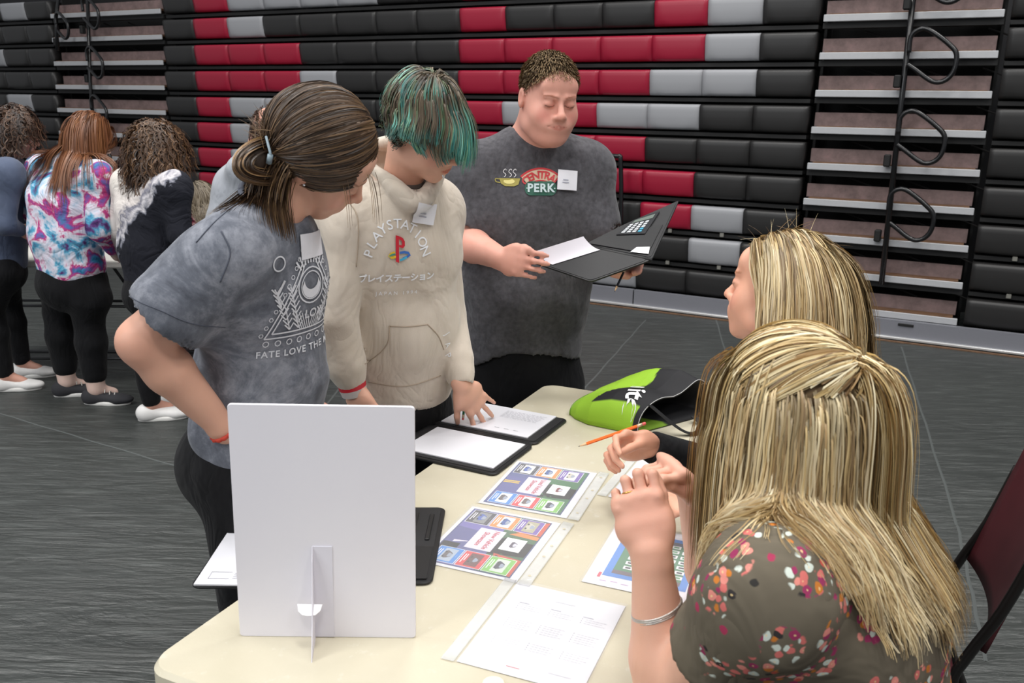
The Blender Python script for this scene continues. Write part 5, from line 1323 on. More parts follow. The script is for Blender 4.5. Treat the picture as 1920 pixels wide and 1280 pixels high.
    shape_on(g, *stroke(sh2([(-.012, -.008), (-.022, -.011), (-.026, -.017), (-.020, -.022), (-.010, -.02)]), .0065), cen, ex, ey, rd, T, ye, .0025)
    shape_on(g, *stroke(sh2([(.0, -.010), (.012, -.009), (.022, -.012), (.026, -.018), (.018, -.023), (.008, -.026)]), .0065), cen, ex, ey, rd, T, bl_, .0025)
    shape_on(g, *stroke(sh2([(.0, -.03), (.010, -.027), (.018, -.023)]), .006), cen, ex, ey, rd, T, lb, .003)
    shape_on(g, *stroke(sh2([(-.026, -.017), (-.018, -.013), (-.012, -.012)]), .004), cen, ex, ey, rd, T, gr_, .003)
    mesh('chest_print', g.V, g.F, [wh, cm(206, 34, 54), cm(232, 196, 50), cm(60, 110, 190), cm(64, 150, 130), cm(70, 176, 214)], hd, midx=g.M)
    g = Geo(); c2 = at(850, 655, 2.3)
    for i, ch in enumerate('JAP'): text_on(g, ch, .026, .004*i-.006, .03-.034*i, c2, ex, ey, rd, T, 0, .002, rot=-70)
    mesh('sleeve_print', g.V, g.F, [wh], hd)
    name_tag(t, at(806, 406, 2.2), ex, ey, rd, T, .062, .055, -12, .005)
    # pocket: kangaroo panel edge
    def onhood(pts, name, w=.0035):
        P = []
        for p in smooth_path(pts, 6):
            h = T.ray_cast(Vector(p), Vector(view(p)), 1.5)
            if h[0] is not None: P.append(A3(*h[0])-view(p)*.0008)
        if len(P) > 3: g = Geo(); g.tube(P, w/2, 5); g.obj(name, [seam_c], hd, True)
    q_ = lambda l: [at(x, y, 2.0) for x, y in l]
    onhood(q_([(730, 611), (765, 612), (802, 608)]), 'pocket_seam'); onhood(q_([(730, 611), (728, 640), (712, 662), (684, 682)]), 'pocket_seam'); onhood(q_([(802, 608), (822, 630), (832, 655)]), 'pocket_seam')
    onhood(q_([(648, 372), (668, 400), (672, 440), (668, 500)]), 'armhole_seam'); onhood(q_([(690, 716), (760, 724), (826, 704)]), 'hem_seam')
    # striped cuff
    wr, el = fg.wr[0], fg.el[0]; a_ = nrm(wr-el)
    g = Geo(); g.tube([wr-a_*.02, wr-a_*.004], [.0385, .0375], 20, cap=False); g.obj('cuff_stripe', [cm(196, 36, 50)], hd, True)
    g = Geo(); g.tube([wr-a_*.004, wr+a_*.016], [.0375, .034], 20, cap=False); g.obj('cuff_band', [cm(204, 196, 192)], hd, True)
    # trousers
    S = Sdf(); S.ecap(fg.P-bZ*.02, fg.P+bZ*.08, fg.R, (.145, .11), (.14, .105), .04); fg.legs(S, (.095, .078, .07), g=.002, upto=.97)
    V, F = smoothed(S.mesh(.011, warp=folds(6, .006, f=(15, 30))), 1); put('trousers', (V, F), [black_fab], t)
    for q in (0, 1): shoe(t, fg.an[q], (.5, -.8), cm(36, 36, 40), cm(215, 215, 212), L=.27)
    # hair
    g_ = np.random.default_rng(12); keep = lambda p: hairline(p, .0) & (p[:, 2] > -.04)
    V, F = scalp_cap(H, (.079, .100, .098), t, None, keep=lambda p: hairline(p, .0)); mesh('hair_base', V, F, [plain('hair_base_teal', srgb(66, 62, 54), .7)], t, True)
    Sb = Sdf(); head_sdf(Sb, H, fine=False); fg.neck(Sb, .05); Sb.ell(H.w(0, -.018, .03), A3(.080, .101, .100), H.ax, .01)
    R0, N0, rl = scalp_pts(H, 1050, 15, keep=keep)
    wc = np.array([.0, -.03, .12]); dl = rl-wc; dl[:, 2] *= .3; dl /= np.linalg.norm(dl, axis=1)[:, None]
    dl[:, 2] -= .35; D0 = dl@H.ax; D0 = D0-N0*((D0*N0).sum(1)-.12)[:, None]+g_.normal(size=R0.shape)*.12; D0 /= np.linalg.norm(D0, axis=1)[:, None]
    pu = np.sin(rl[:, 0]*60+rl[:, 1]*37); front = np.clip((rl[:, 1]-.0)/.07, 0, 1); ln = -.012+.035*g_.random(len(rl))+.80*(rl[:, 2]+.02)+.05*front+.012*pu
    S_ = strands(R0, D0, Sb.ev, 17, ln/17, .22, .79, .006, seed=3)
    tw = np.linspace(0, 1, 17)[None, :, None]; hp = (rl[:, 0]*55+rl[:, 1]*40)[:, None, None]; S_ = S_+(H.R*.008)[None, None]*np.sin(tw*6+hp)*tw+(H.F*.006)[None, None]*np.cos(tw*5+hp*1.3)*tw; S_ = tufts(S_, 7, .0045, 5)
    k = 7; base = np.repeat(streaks(len(rl), [lin(88, 76, 60), lin(110, 96, 76), lin(70, 62, 54), lin(100, 112, 84)], [4, 3, 3, 1.5], 5, .1), k, 0)
    zone = np.repeat(np.sin(rl[:, 0]*70+1.1)+np.sin(rl[:, 1]*60+rl[:, 2]*40)*.8+g_.normal(size=len(rl))*.55, k)
    teal = np.repeat(streaks(len(rl), [lin(96, 168, 152), lin(128, 172, 136), lin(70, 140, 134), lin(136, 196, 180)], [3, 2, 3, 1.5], 6, .12), k, 0)
    tt = np.linspace(0, 1, 17)[None, :, None]; a = np.clip((zone+.2)*1.5, 0, 1)[:, None, None]; grad = np.clip((tt-.18)*2.2, 0, 1); tipc = np.clip((tt-.72)*2.6, 0, .75)
    cc = base[:, None]*(1-a*grad)+teal[:, None]*a*grad; cc = cc*(1-tipc)+lin(56, 124, 118)[None, None]*tipc
    hair_mesh('mop_hair', S_, .0015, cc, HAIR, t, tip=.3, c=H.w(0, -.02, .0))
    g = Geo(); g.tube([H.w(.02, .104, -.0700), H.w(.022, .110, -.0735)], .0022, 6); g.obj('lip_stud', [cm(235, 235, 235)], t)
    return t, fg
ty, tfg = teal_youth()
pe = on(868, 789, .7575)+bZ*.004; pencil('short green pencil standing in the spread fingers on the written page', pe+A3(.008, -.035, .085), pe, cm(34, 110, 70), .0036)
# ================================================================ green and black tote bag lying on the table
def tote():
    r = thing('tote_bag', 'lime green and black fabric tote bag lying at the far end of the table', 'bag', tb(.3, 1.56, 0))
    nS, nT = 30, 44; secs = [(0, (.205, 1.585), (.10, .55), .100, .035), (.08, (.23, 1.585), (.12, .9), .128, .055), (.3, (.30, 1.575), (.25, 1), .150, .088), (.55, (.375, 1.57), (.4, 1), .158, .112), (.8, (.445, 1.565), (.5, 1), .162, .118), (1, (.50, 1.565), (.56, 1), .165, .100)]
    K = [s[0] for s in secs]
    f = lambda i, t: np.interp(t, K, [i(s) for s in secs])
    wv = waves(5, 9, (10, 30))
    V = []; info = []
    def pt(t, a, inner=0):
        cx, cy = f(lambda s: s[1][0], t), f(lambda s: s[1][1], t); lx, ly = f(lambda s: s[2][0], t), f(lambda s: s[2][1], t); l = math.hypot(lx, ly); lx, ly = lx/l, ly/l
        hw, hh = f(lambda s: s[3], t)-inner, f(lambda s: s[4], t)-inner*1.6
        c, s_ = math.cos(a), math.sin(a); w = math.copysign(abs(c)**.75, c); z = max(0, s_)**.7*hh if s_ > 0 else 0
        z += inner*.8
        z *= 1+.32*math.exp(-((w-.55)/.3)**2)*(1 if s_ > 0 else 0)*min(1, t*2.2)-.12*math.exp(-((w+.1)/.25)**2)*min(1, t*2)
        p = tb(cx+lx*hw*w, cy-.0+ly*hw*w, z+.002); 
        if s_ > .02: p = p+bZ*.012*float(wv(p))*min(1, s_*2)
        return p, w
    cols = []
    green, blk = lin(150, 196, 48), lin(26, 26, 30)
    def colr(t, w, a):
        if w < -.80 and math.sin(a) < .62: return green if t < .93 else blk
        b_ = np.interp(w, [-1, -.85, -.5, -.15, .1, .3, .5, .7, 1], [.26, .26, .36, .60, .66, .62, .60, .72, .85])
        return green if t < b_ else blk
    n = nS*3; m = nT*2
    for i in range(n+1):
        for j in range(m):
            a = 2*math.pi*j/m; p, w = pt(i/n, a); V.append(p); cols.append(colr(i/n, w, a))
    F = [(i*m+j, i*m+(j+1) % m, (i+1)*m+(j+1) % m, (i+1)*m+j) for i in range(n) for j in range(m)]
    c0 = len(V); V.append(pt(0, math.pi/2)[0]*.5+pt(0, -.5)[0]*.5+A3(0, 0, 0)); cols.append(green); F += [(c0, (j+1) % m, j) for j in range(m)]
    base = len(V)
    for i in range(9):
        for j in range(m):
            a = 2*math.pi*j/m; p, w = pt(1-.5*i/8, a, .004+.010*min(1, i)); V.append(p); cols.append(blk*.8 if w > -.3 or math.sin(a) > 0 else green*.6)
    F += [(base+i*m+j, base+i*m+(j+1) % m, base+(i+1)*m+(j+1) % m, base+(i+1)*m+j) for i in range(8) for j in range(m)]
    F += [(n*m+j, n*m+(j+1) % m, base+(j+1) % m, base+j) for j in range(m)]
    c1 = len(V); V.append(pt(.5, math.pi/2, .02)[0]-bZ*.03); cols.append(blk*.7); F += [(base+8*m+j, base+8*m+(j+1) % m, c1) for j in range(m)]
    bm = NT('tote_fabric'); bm.P(Base_Color=bm.n('ShaderNodeVertexColor', layer_name='Col').outputs[0], Roughness=.75); bm.bump(bm.noise(300, 2), .3, .001)
    o = mesh('bag_shell', V, F, [bm.m], r, True, col=np.array(cols)); T = bvh(np.array(V), F)
    def edge(name, i0, off, mat, rr=.0016, a0=-.2, a1=3.4):
        g = Geo(); g.tube([pt(i0, a)[0]+bZ*off for a in np.linspace(a0, a1, 40)], rr, 6); return g.obj(name, [mat], r, True)
    edge('rim_stitching', .999, .001, cm(190, 190, 190), .0011); 
    g = Geo(); g.tube([pt(0, a)[0] for a in np.linspace(0, math.pi, 30)], .003, 6); g.obj('bottom_seam', [cm(110, 150, 40)], r, True)
    # big white lettering, reading toward the near side
    cen = at(1196, 756, 2.52); rd = -bZ; ex = nrm(A3(-.36, -.93, 0)*1); ey = A3(-ex[1], ex[0], 0)*1; 
    ey = nrm(np.cross(bZ, ex)); g = Geo(); c = (T.ray_cast(Vector(on(1183, 753, .83)+bZ*.3), Vector((0, 0, -1)))[0]); c = A3(*c)+bZ*.2
    text_on(g, 'ite', .075, -.03, 0, c, ex, ey, rd, T, 0, .002, bold=.002); text_on(g, '.', .075, .036, 0, c, ex, ey, rd, T, 1, .002, bold=.003); text_on(g, 'n', .075, -.10, 0, c, ex, ey, rd, T, 0, .002, bold=.002)
    mesh('lettering', g.V, g.F, [cm(236, 236, 236), cm(130, 200, 60)], o, midx=g.M)
    g = Geo(); c2 = T.ray_cast(Vector(on(1268, 752, .82)+bZ*.3), Vector((0, 0, -1)))[0]
    if c2: shape_on2(g, c2, T)
    g = Geo(); P = smooth_path([pt(.99, 2.3)[0]+bZ*.002, tb(.53, 1.47, .02), tb(.57, 1.50, .004), tb(.575, 1.57, .006), tb(.54, 1.60, .02)], 8)
    for i in range(len(P)-1): d_ = nrm(P[i+1]-P[i]); g.box((P[i]+P[i+1])/2, (np.linalg.norm(P[i+1]-P[i])*1.05, .022, .002), np.array([d_, nrm(np.cross(bZ, d_)), nrm(np.cross(d_, nrm(np.cross(bZ, d_))))]))
    g.obj('handle', [cm(24, 24, 26)], r)
    return r
def shape_on2(g, c2, T):
    V_, F_ = decal([(-.035, -.008), (.035, -.008), (.035, .008), (-.035, .008)], [(0, 1, 2, 3)], A3(*c2)+bZ*.1, nrm(A3(.75, -.66, 0)), nrm(A3(.66, .75, 0)), -bZ, T, .002)
    g.add(V_, F_); g.obj('lettering_bar', [cm(236, 236, 236)], bpy.data.objects['bag_shell'])
tote()
sk4 = skin_mat('skin_tan', srgb(222, 162, 134), srgb(232, 176, 150))
# ---------------------------------------------------------------- the two seated women
blonde = [lin(206, 178, 124), lin(228, 208, 162), lin(170, 136, 88), lin(142, 112, 76), lin(240, 226, 190), lin(110, 88, 62)]
def long_hair(H, t, ev, n, length, part=(.0, .0, .12), seed=0, k=4, spread=.006, keep=None, w=(4, 3.5, 3, 2, 1.6, 1.2), rad=.0011, off=.010, nose_clear=True, back=.35, grav=.2, stiff=.84, steps=34, root=None, name='long_hair', r=(.080, .101, .099), wave=0, cols=None, fwd=0, N=None, bodyF=None, push=.10, lob=.35, left=0.0):
    g_ = np.random.default_rng(seed); keep = keep or (lambda p: hairline(p, .0) & (p[:, 2] > -.05))
    R0, N0, rl = scalp_pts(H, n, seed, keep=keep, r=r)
    dl = np.stack([np.sign(rl[:, 0]+1e-4+part[0]*-1)*(.55+.6*np.clip(np.abs(rl[:, 0])/.05, 0, 1)), -back-1.2*np.clip(-rl[:, 1]/.08, 0, 1)+fwd*np.clip(rl[:, 1]/.05, 0, 1), -.2-1.5*np.clip((.11-rl[:, 2])/.1, 0, 1)], 1)
    D0 = dl@H.ax+N0*.15+g_.normal(size=R0.shape)*.08; D0 /= np.linalg.norm(D0, axis=1)[:, None]
    ln = (length*(.76+.32*g_.random(n))-(.12-rl[:, 2])*.35)*(1-left*np.clip((.03-rl[:, 0])/.03, 0, 1))
    def field(P, i):
        L_ = H.loc(P); f = -H.F[None]*(lob*np.clip((L_[:, 1]-.015)/.04, 0, 1)*np.clip((.06-L_[:, 2])/.05, 0, 1)*(L_[:, 2] > -.16))[:, None]
        if N is not None:
            s_ = (P-N)@(-bodyF); z = np.clip((H.o[2]-.03-P[:, 2])/.1, 0, 1); f = f-bodyF[None]*(push*z*np.where(s_ > -.03, 1, -.35))[:, None]
        return f
    S_ = strands(R0, D0, ev, steps, ln/steps, grav, stiff, off, field=field, seed=seed)
    if wave:
        tt = np.linspace(0, 1, steps)[None, :, None]; ph = g_.random((n, 1, 3))*6.28; S_ = S_+wave*np.sin(tt*18+ph)*tt
    S_ = tufts(S_, k, spread, seed+1); c = streaks(len(S_), cols or blonde, w, seed+2, .08, 1)
    pal = np.array(sorted(cols or blonde, key=lambda q: sum(q))); pal = pal*.68+pal.mean(0)*.32; az = np.arctan2(rl[:, 0], rl[:, 1]); sp = .5+.28*np.sin(az*9+rl[:, 2]*40+seed)+.22*np.sin(az*21+2*seed)+g_.normal(size=n)*.14
    grp = np.repeat(pal[np.clip((sp*len(pal)).astype(int), 0, len(pal)-1)], k, 0); c = c*.35+grp*.65
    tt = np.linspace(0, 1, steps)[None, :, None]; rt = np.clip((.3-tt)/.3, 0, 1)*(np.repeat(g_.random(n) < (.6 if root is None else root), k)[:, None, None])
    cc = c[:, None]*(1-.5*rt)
    hair_mesh(name, S_, rad, cc, HAIR, t, tip=.22, c=H.w(0, -.02, -.05))
def woman_black():
    H = Head((.572, 1.842, 1.271), 51.6, -2.0, 9.1, 1.0)
    fg = Fig(head=H, F=A3(-.82, .57, 0), N=at(1522, 678, 1.90), C=at(1560, 830, 1.90), W=at(1590, 960, 1.92), P=A3(.90, 1.94, .55),
             sh=(at(1580, 740, 2.06), at(1545, 765, 1.74)), el=(at(1420, 905, 2.06), at(1450, 960, 1.72)), wr=(at(1222, 838, 1.93), at(1330, 935, 1.72)),
             hip=(A3(.93, 2.03, .53), A3(.83, 1.85, .53)), kn=(A3(.48, 2.26, .52), A3(.36, 2.08, .52)), an=(A3(.50, 2.24, .09), A3(.38, 2.06, .09)))
    t = thing('person', 'blonde woman in black long sleeves seated in profile, holding an orange pencil', 'person', A3(.8, 1.9, 0))
    S = Sdf(); head_sdf(S, H, jaw=.98, cheek=1.0, nose=1.08)
    fg.neck(S, .05); fg.torso(S, -.015, cw=.15, cd=.105, ww=.14, wd=.11, pw=.17, pd=.13)
    fg.arms(S, ua=(.045, .038), fa=(.04, .025)); fg.legs(S, (.085, .058, .038))
    hw = fg.wr[0]; d = nrm(at(1165, 832, 1.90)-hw)
    hand(S, hw, d, nrm(A3(-.15, -.85, -.35)), 1, .205, ((.4, .9, .4), (.6, 1.05, .5), (.55, 1.15, .6), (.5, 1.2, .6)), th=(.12, .45), tc=.35, spread=.10, k=.004, fat=.88)
    hand(S, fg.wr[1], A3(-.9, -.1, -.1), A3(0, .1, -1), -1, .175, (.3, .3, .4, .5))
    for q in (0, 1): S.cap(fg.an[q], fg.an[q]+A3(-.09, .06, -.05), .03, .026, .02)
    V, F = smoothed(S.mesh(.012, [(H.o-.14, H.o+.14, .0042), (hw-.15, hw+.05, .0040)]), 1)
    put('body', (V, F), [sk4], t, col=face_color(V, H, lips=(.84, .5, .5), brow=(.62, .5, .38), blush=.16))
    S = Sdf(); fg.torso(S, .012, cw=.16, cd=.115, ww=.155, wd=.125, pw=.185, pd=.145, bust=.05)
    for q in (0, 1):
        a_ = nrm(fg.wr[q]-fg.el[q]); S.cap(fg.sh[q], fg.el[q], .064, .056, .05); S.cap(fg.el[q], fg.wr[q]-a_*.01, .055, .040, .03); S.cap(fg.wr[q]+a_*.03, fg.wr[q]+a_*.07, .04, .045, .004, True)
    S.cap(fg.N+bZ*.045, fg.N+bZ*.14, .07, .1, .01, True)
    V, F = smoothed(S.mesh(.009, warp=folds(31, .011, n=8, f=(16, 40))), 1); put('long_sleeve_top', (V, F), [black_fab], t)
    S = Sdf(); S.cap(fg.P, fg.P+bZ*.05, .16, .15, .04); fg.legs(S, (.1, .07, .05), g=.004, upto=.96); V, F = S.mesh(.012); put('trousers', (V, F), [black_fab], t)
    for q in (0, 1): shoe(t, fg.an[q], fg.F, cm(30, 30, 34), cm(60, 60, 62), L=.24)
    V, F = scalp_cap(H, (.079, .100, .098), t, None); mesh('hair_base', V, F, [plain('hair_base_blonde', srgb(120, 96, 64), .7)], t, True)
    Sb = Sdf(); head_sdf(Sb, H, fine=False); fg.neck(Sb, .055); fg.torso(Sb, .02, low=False); 
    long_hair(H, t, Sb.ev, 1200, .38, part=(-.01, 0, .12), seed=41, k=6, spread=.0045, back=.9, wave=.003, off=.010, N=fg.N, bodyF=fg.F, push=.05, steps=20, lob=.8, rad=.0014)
    g_ = np.random.default_rng(2); n = 50; R0, N0, _ = scalp_pts(H, n, 77, keep=lambda p: p[:, 2] > .08, r=(.085, .106, .105)); S_ = strands(R0, nrm(N0+0)*0+N0*.25+g_.normal(size=N0.shape)*.5, Sb.ev, 8, .006, .05, .9, .004, seed=3)
    hair_mesh('flyaways', S_, .0004, streaks(n, blonde, [1]*6, 4), HAIR, t, tip=.3)
    return t, fg, H
wbt, wbf, wbH = woman_black()
_hc = wbf.wr[0]
pencil('orange pencil with pink eraser between thumb and fingertips of the seated woman in black', at(1084, 837, 1.875), at(1211, 793, 1.90), cm(242, 112, 30), .0037)
def floral():
    t = NT('floral_print'); co = t.coord('Object')
    wob = t.n('ShaderNodeTexNoise', {'Scale': 60, 'Detail': 2}); t.set(wob.inputs['Vector'], co)
    cow = t.n('ShaderNodeVectorMath', {0: co}, operation='ADD'); sc = t.n('ShaderNodeVectorMath', {0: wob.outputs['Color']}, operation='SCALE'); sc.inputs['Scale'].default_value = .010; t.set(cow.inputs[1], sc.outputs[0])
    def vor(scale, rnd=1.0, c=None):
        v = t.n('ShaderNodeTexVoronoi', {'Scale': scale, 'Randomness': rnd}); t.set(v.inputs['Vector'], c or cow.outputs[0]); return v
    big = vor(17); bm = t.ramp(big.outputs['Distance'], [(.0, (1,)*3), (.46, (1,)*3), (.50, (0,)*3)])   # bunches
    small = vor(75); pm = t.ramp(small.outputs['Distance'], [(.0, (1,)*3), (.44, (1,)*3), (.52, (0,)*3)])
    pick = t.n('ShaderNodeSeparateColor', {0: small.outputs['Color']})
    colr = t.ramp(pick.outputs[0], [(0, srgb(208, 112, 106)), (.26, srgb(150, 52, 92)), (.48, srgb(222, 140, 128)), (.62, srgb(196, 120, 50)), (.74, srgb(206, 214, 204)), (.9, srgb(52, 48, 48))], 'CONSTANT')
    base = t.mix(srgb(98, 90, 76), srgb(108, 100, 86), t.noise(7, 3))
    m1 = t.math('MULTIPLY', bm, pm); c = t.mix(base, colr, m1)
    eye = t.ramp(small.outputs['Distance'], [(.0, (1,)*3), (.10, (1,)*3), (.14, (0,)*3)]); c = t.mix(c, srgb(236, 206, 150), t.math('MULTIPLY', t.math('MULTIPLY', eye, bm), .7))
    sm2 = vor(26, 1.0); s2 = t.ramp(sm2.outputs['Distance'], [(.0, (1,)*3), (.13, (1,)*3), (.17, (0,)*3)]); k2 = t.n('ShaderNodeSeparateColor', {0: sm2.outputs['Color']})
    c2 = t.ramp(k2.outputs[1], [(0, srgb(160, 52, 84)), (.4, srgb(200, 90, 78)), (.65, srgb(196, 206, 196)), (.85, srgb(48, 46, 44))], 'CONSTANT'); c = t.mix(c, c2, s2)
    t.P(Base_Color=c, Roughness=.8); t.p.inputs['Specular IOR Level'].default_value = .25
    w = t.noise(7, 3, .55, t.coord('Object', (1, 1, .6)), 1.2); t.bump(t.math('ABSOLUTE', t.math('SUBTRACT', w, .5)), .5, .05); return t.m
def woman_floral():
    H = Head(at(1462, 788, 1.2), 44, 6, 6, 1.02)
    fg = Fig(head=H, F=A3(-.84, .54, 0), N=at(1532, 965, 1.20), C=at(1560, 1140, 1.17), W=A3(.53, 1.16, .70), P=A3(.575, 1.15, .545),
             sh=(at(1600, 1015, 1.36), at(1432, 1110, 1.02)), el=(at(1348, 1118, 1.49), at(1250, 1318, 1.15)), wr=(at(1300, 925, 1.38), at(1220, 1032, 1.19)),
             hip=(A3(.62, 1.24, .53), A3(.56, 1.06, .53)), kn=(A3(.25, 1.50, .52), A3(.17, 1.32, .52)), an=(A3(.28, 1.48, .09), A3(.20, 1.30, .09)))
    t = thing('person', 'blonde woman seen from behind in a flower-print top, hands raised over the table', 'person', A3(.6, 1.15, 0))
    S = Sdf(); head_sdf(S, H, jaw=1.0, cheek=1.0); fg.neck(S, .052); fg.torso(S, -.015, cw=.16, cd=.115, ww=.15, wd=.12, pw=.18, pd=.14)
    fg.arms(S, ua=(.052, .046), fa=(.046, .0275), k=.03); fg.legs(S, (.09, .06, .04))
    wl, wr = fg.wr[1], fg.wr[0]
    hand(S, wl, nrm(at(1194, 935, 1.22)-wl), nrm(A3(.1, .95, .12)), -1, .172, ((.12, 1.6, .9), (.08, 1.65, .9), (.12, 1.6, .9), (.2, 1.5, .8)), th=(.35, .15), tc=.35, k=.004, spread=.03); rg = S.segs[6]
    hand(S, wr, nrm(at(1232, 838, 1.34)-wr), nrm(A3(-.62, -.2, -.75)), 1, .178, ((.75, .8, .4), (.85, .8, .4), (.95, .7, .3), (1.0, .5, .3)), th=(.25, .35), tc=.5, k=.005, spread=.06)
    for q in (0, 1): S.cap(fg.an[q], fg.an[q]+A3(-.09, .06, -.05), .03, .026, .02)
    V, F = smoothed(S.mesh(.012, [(wl-.06, wl+A3(.06, .10, .15), .0030), (wr-A3(.14, .08, .08), wr+.08, .0034)]), 1)
    c = np.ones((len(V), 3))
    for q in (0, 1):
        d = np.linalg.norm(V-fg.wr[q]-bZ*.08, axis=1); a = np.clip(1.4-d/.08, 0, 1)[:, None]; c *= 1-a*np.array([0, .08, .06])
    put('body', (V, F), [sk1], t, col=c)
    S = Sdf()
    for q, fr_ in ((0, .5), (1, .42)):
        a_ = nrm(fg.el[q]-fg.sh[q]); L_ = np.linalg.norm(fg.el[q]-fg.sh[q]); e_ = fg.sh[q]+a_*L_*fr_
        S.cap(fg.sh[q]-a_*.02, e_, .074, .072, .05); S.cap(e_+a_*.068, e_+a_*.14, .08, .09, .006, True); S.cap(e_+a_*.02, e_+a_*.1, .062, .072, .004, True)
    fg.torso(S, .014, cw=.172, cd=.13, ww=.165, wd=.135, pw=.19, pd=.15, sh=.058, k=.06)
    S.cap(fg.N+bZ*.055, fg.N+bZ*.15, .07, .1, .01, True)
    V, F = smoothed(S.mesh(.007, warp=folds(51, .012, n=8, f=(16, 44))), 1); put('flower_print_top', (V, F), [floral()], t)
    S = Sdf(); S.cap(fg.P, fg.P+bZ*.04, .165, .15, .04); fg.legs(S, (.105, .07, .05), g=.004, upto=.96); V, F = S.mesh(.012); put('trousers', (V, F), [black_fab], t)
    for q in (0, 1): shoe(t, fg.an[q], fg.F, cm(30, 30, 34), cm(60, 60, 62), L=.24)
    # bangle and ring
    el = fg.el[1]; a_ = nrm(wl-el); c0 = el+(wl-el)*.62; u = nrm(np.cross(a_, bZ)); v = np.cross(a_, u); tilt = .25
    P = [c0+(u*math.cos(a)+v*math.sin(a))*.0375+a_*.0375*tilt*math.cos(a+.6) for a in np.linspace(.25, 6.05, 44)]
    g = Geo()
    for w_ in (-.0028, 0, .0028): g.tube([p+a_*w_ for p in P], .0022, 6)
    g.obj('bangle', [plain('silver_bangle', srgb(196, 190, 184), .3, .8, bump=(500, .5, .002))], t, True)
    rc = rg[0]*.45+rg[1]*.55; rx = rg[2]; ry = nrm(np.cross(rg[1]-rg[0], rx)); g = Geo(); g.tube([rc+(rx*math.cos(a)+ry*math.sin(a))*.0092 for a in np.linspace(0, 6.28, 24, endpoint=False)], .0016, 6, closed=True); g.obj('ring', [plain('gold', srgb(226, 178, 104), .25, .9)], t, True)
    # hair: half gathered at the crown, the rest falling over the back and near shoulder
    V, F = scalp_cap(H, (.080, .101, .099), t, None, keep=lambda p: hairline(p, .0)); mesh('hair_base', V, F, [plain('hair_base_blonde2', srgb(116, 92, 62), .7)], t, True)
    Sb = Sdf(); head_sdf(Sb, H, fine=False); fg.neck(Sb, .06); fg.torso(Sb, .022, low=False, cw=.17, cd=.125, ww=.165, wd=.13); 
    kp = lambda p: hairline(p, .0) & (p[:, 2] > -.06) & (p[:, 2] < .06) & (p[:, 1] < .075)
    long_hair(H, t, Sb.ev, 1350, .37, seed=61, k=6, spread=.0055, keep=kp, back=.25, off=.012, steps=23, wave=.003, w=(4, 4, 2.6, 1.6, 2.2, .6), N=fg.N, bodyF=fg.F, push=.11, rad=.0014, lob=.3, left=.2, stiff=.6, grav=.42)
    g_ = np.random.default_rng(33); n = 260; R0, N0, rl = scalp_pts(H, n, 33, keep=lambda p: (p[:, 0] < -.022) & (p[:, 1] > -.03) & (p[:, 1] < .088) & (p[:, 2] > .05) & (p[:, 2] < .1), r=(.08, .101, .099))
    S_ = strands(R0, np.tile(-H.R*.42-H.F*.05-bZ*.8, (n, 1))+g_.normal(size=(n, 3))*.07, Sb.ev, 22, (.25+.09*g_.random(n))/22, .42, .6, .008, seed=34)
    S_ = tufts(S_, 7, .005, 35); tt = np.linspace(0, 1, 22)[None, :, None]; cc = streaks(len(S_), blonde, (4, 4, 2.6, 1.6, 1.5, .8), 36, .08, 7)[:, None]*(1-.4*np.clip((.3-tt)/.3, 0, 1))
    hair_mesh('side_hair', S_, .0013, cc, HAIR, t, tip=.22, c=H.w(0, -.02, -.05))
    tie = (.012, -.092, .088); r = (.086, .107, .107)
    R0, N0, rl = scalp_pts(H, 560, 71, keep=lambda p: hairline(p, .0) & (p[:, 2] > .035+.02*np.sin(p[:, 0]*90+p[:, 1]*70)), r=r); S_ = tufts(arcs(H, rl, tie, r, 14, (.0, .07), seed=4), 5, .0024, 4)
    hair_mesh('gathered_hair', S_, .0012, streaks(len(S_), blonde, (4, 4, 3, 2, 2, 1.6), 5, .08, 6), HAIR, t, c=H.w(0, -.02, .02))
    g_ = np.random.default_rng(9); n = 380; T_ = H.w(*tie)+(-H.F)*.012; R0 = T_+g_.normal(size=(n, 3))*.006; D0 = np.tile(nrm(-H.F*.9-bZ*.1+H.R*.1), (n, 1))+g_.normal(size=(n, 3))*.22
    S_ = strands(R0, D0, Sb.ev, 22, (.28+.11*g_.random(n))/22, .3, .76, .020, field=lambda P, i: -fg.F[None]*(.11*np.clip((H.o[2]-.03-P[:, 2])/.1, 0, 1))[:, None], seed=8)
    S_ = tufts(S_, 5, .004, 6); hair_mesh('tied_hair', S_, .0014, streaks(len(S_), blonde, (4, 5, 2, 1, 3, .4), 8, .08, 5), HAIR, t, tip=.2, c=H.w(0, 0, -.05))
    g = Geo(); g.tube([T_+(H.R*math.cos(a)+H.U*math.sin(a))*.0115 for a in np.linspace(0, 6.28, 20, endpoint=False)], .0035, 7, closed=True); g.obj('hair_tie', [plain('hair_tie_pink', srgb(226, 132, 160), .6)], t, True)
    return t, fg
wft, wff = woman_floral()
for lab, p, f_ in (('maroon plastic chair under the woman in the flower-print top, almost hidden', (.60, 1.15), wff.F),):
    ang = math.degrees(math.atan2(f_[1], f_[0])); f = nrm(f_); s_ = A3(-f[1], f[0], 0); s_ = s_ if s_[1] < 0 else -s_
    rf = A3(p[0], p[1], 0)-f*.17-s_*.22; chair(lab, (rf[0], rf[1]), ang)
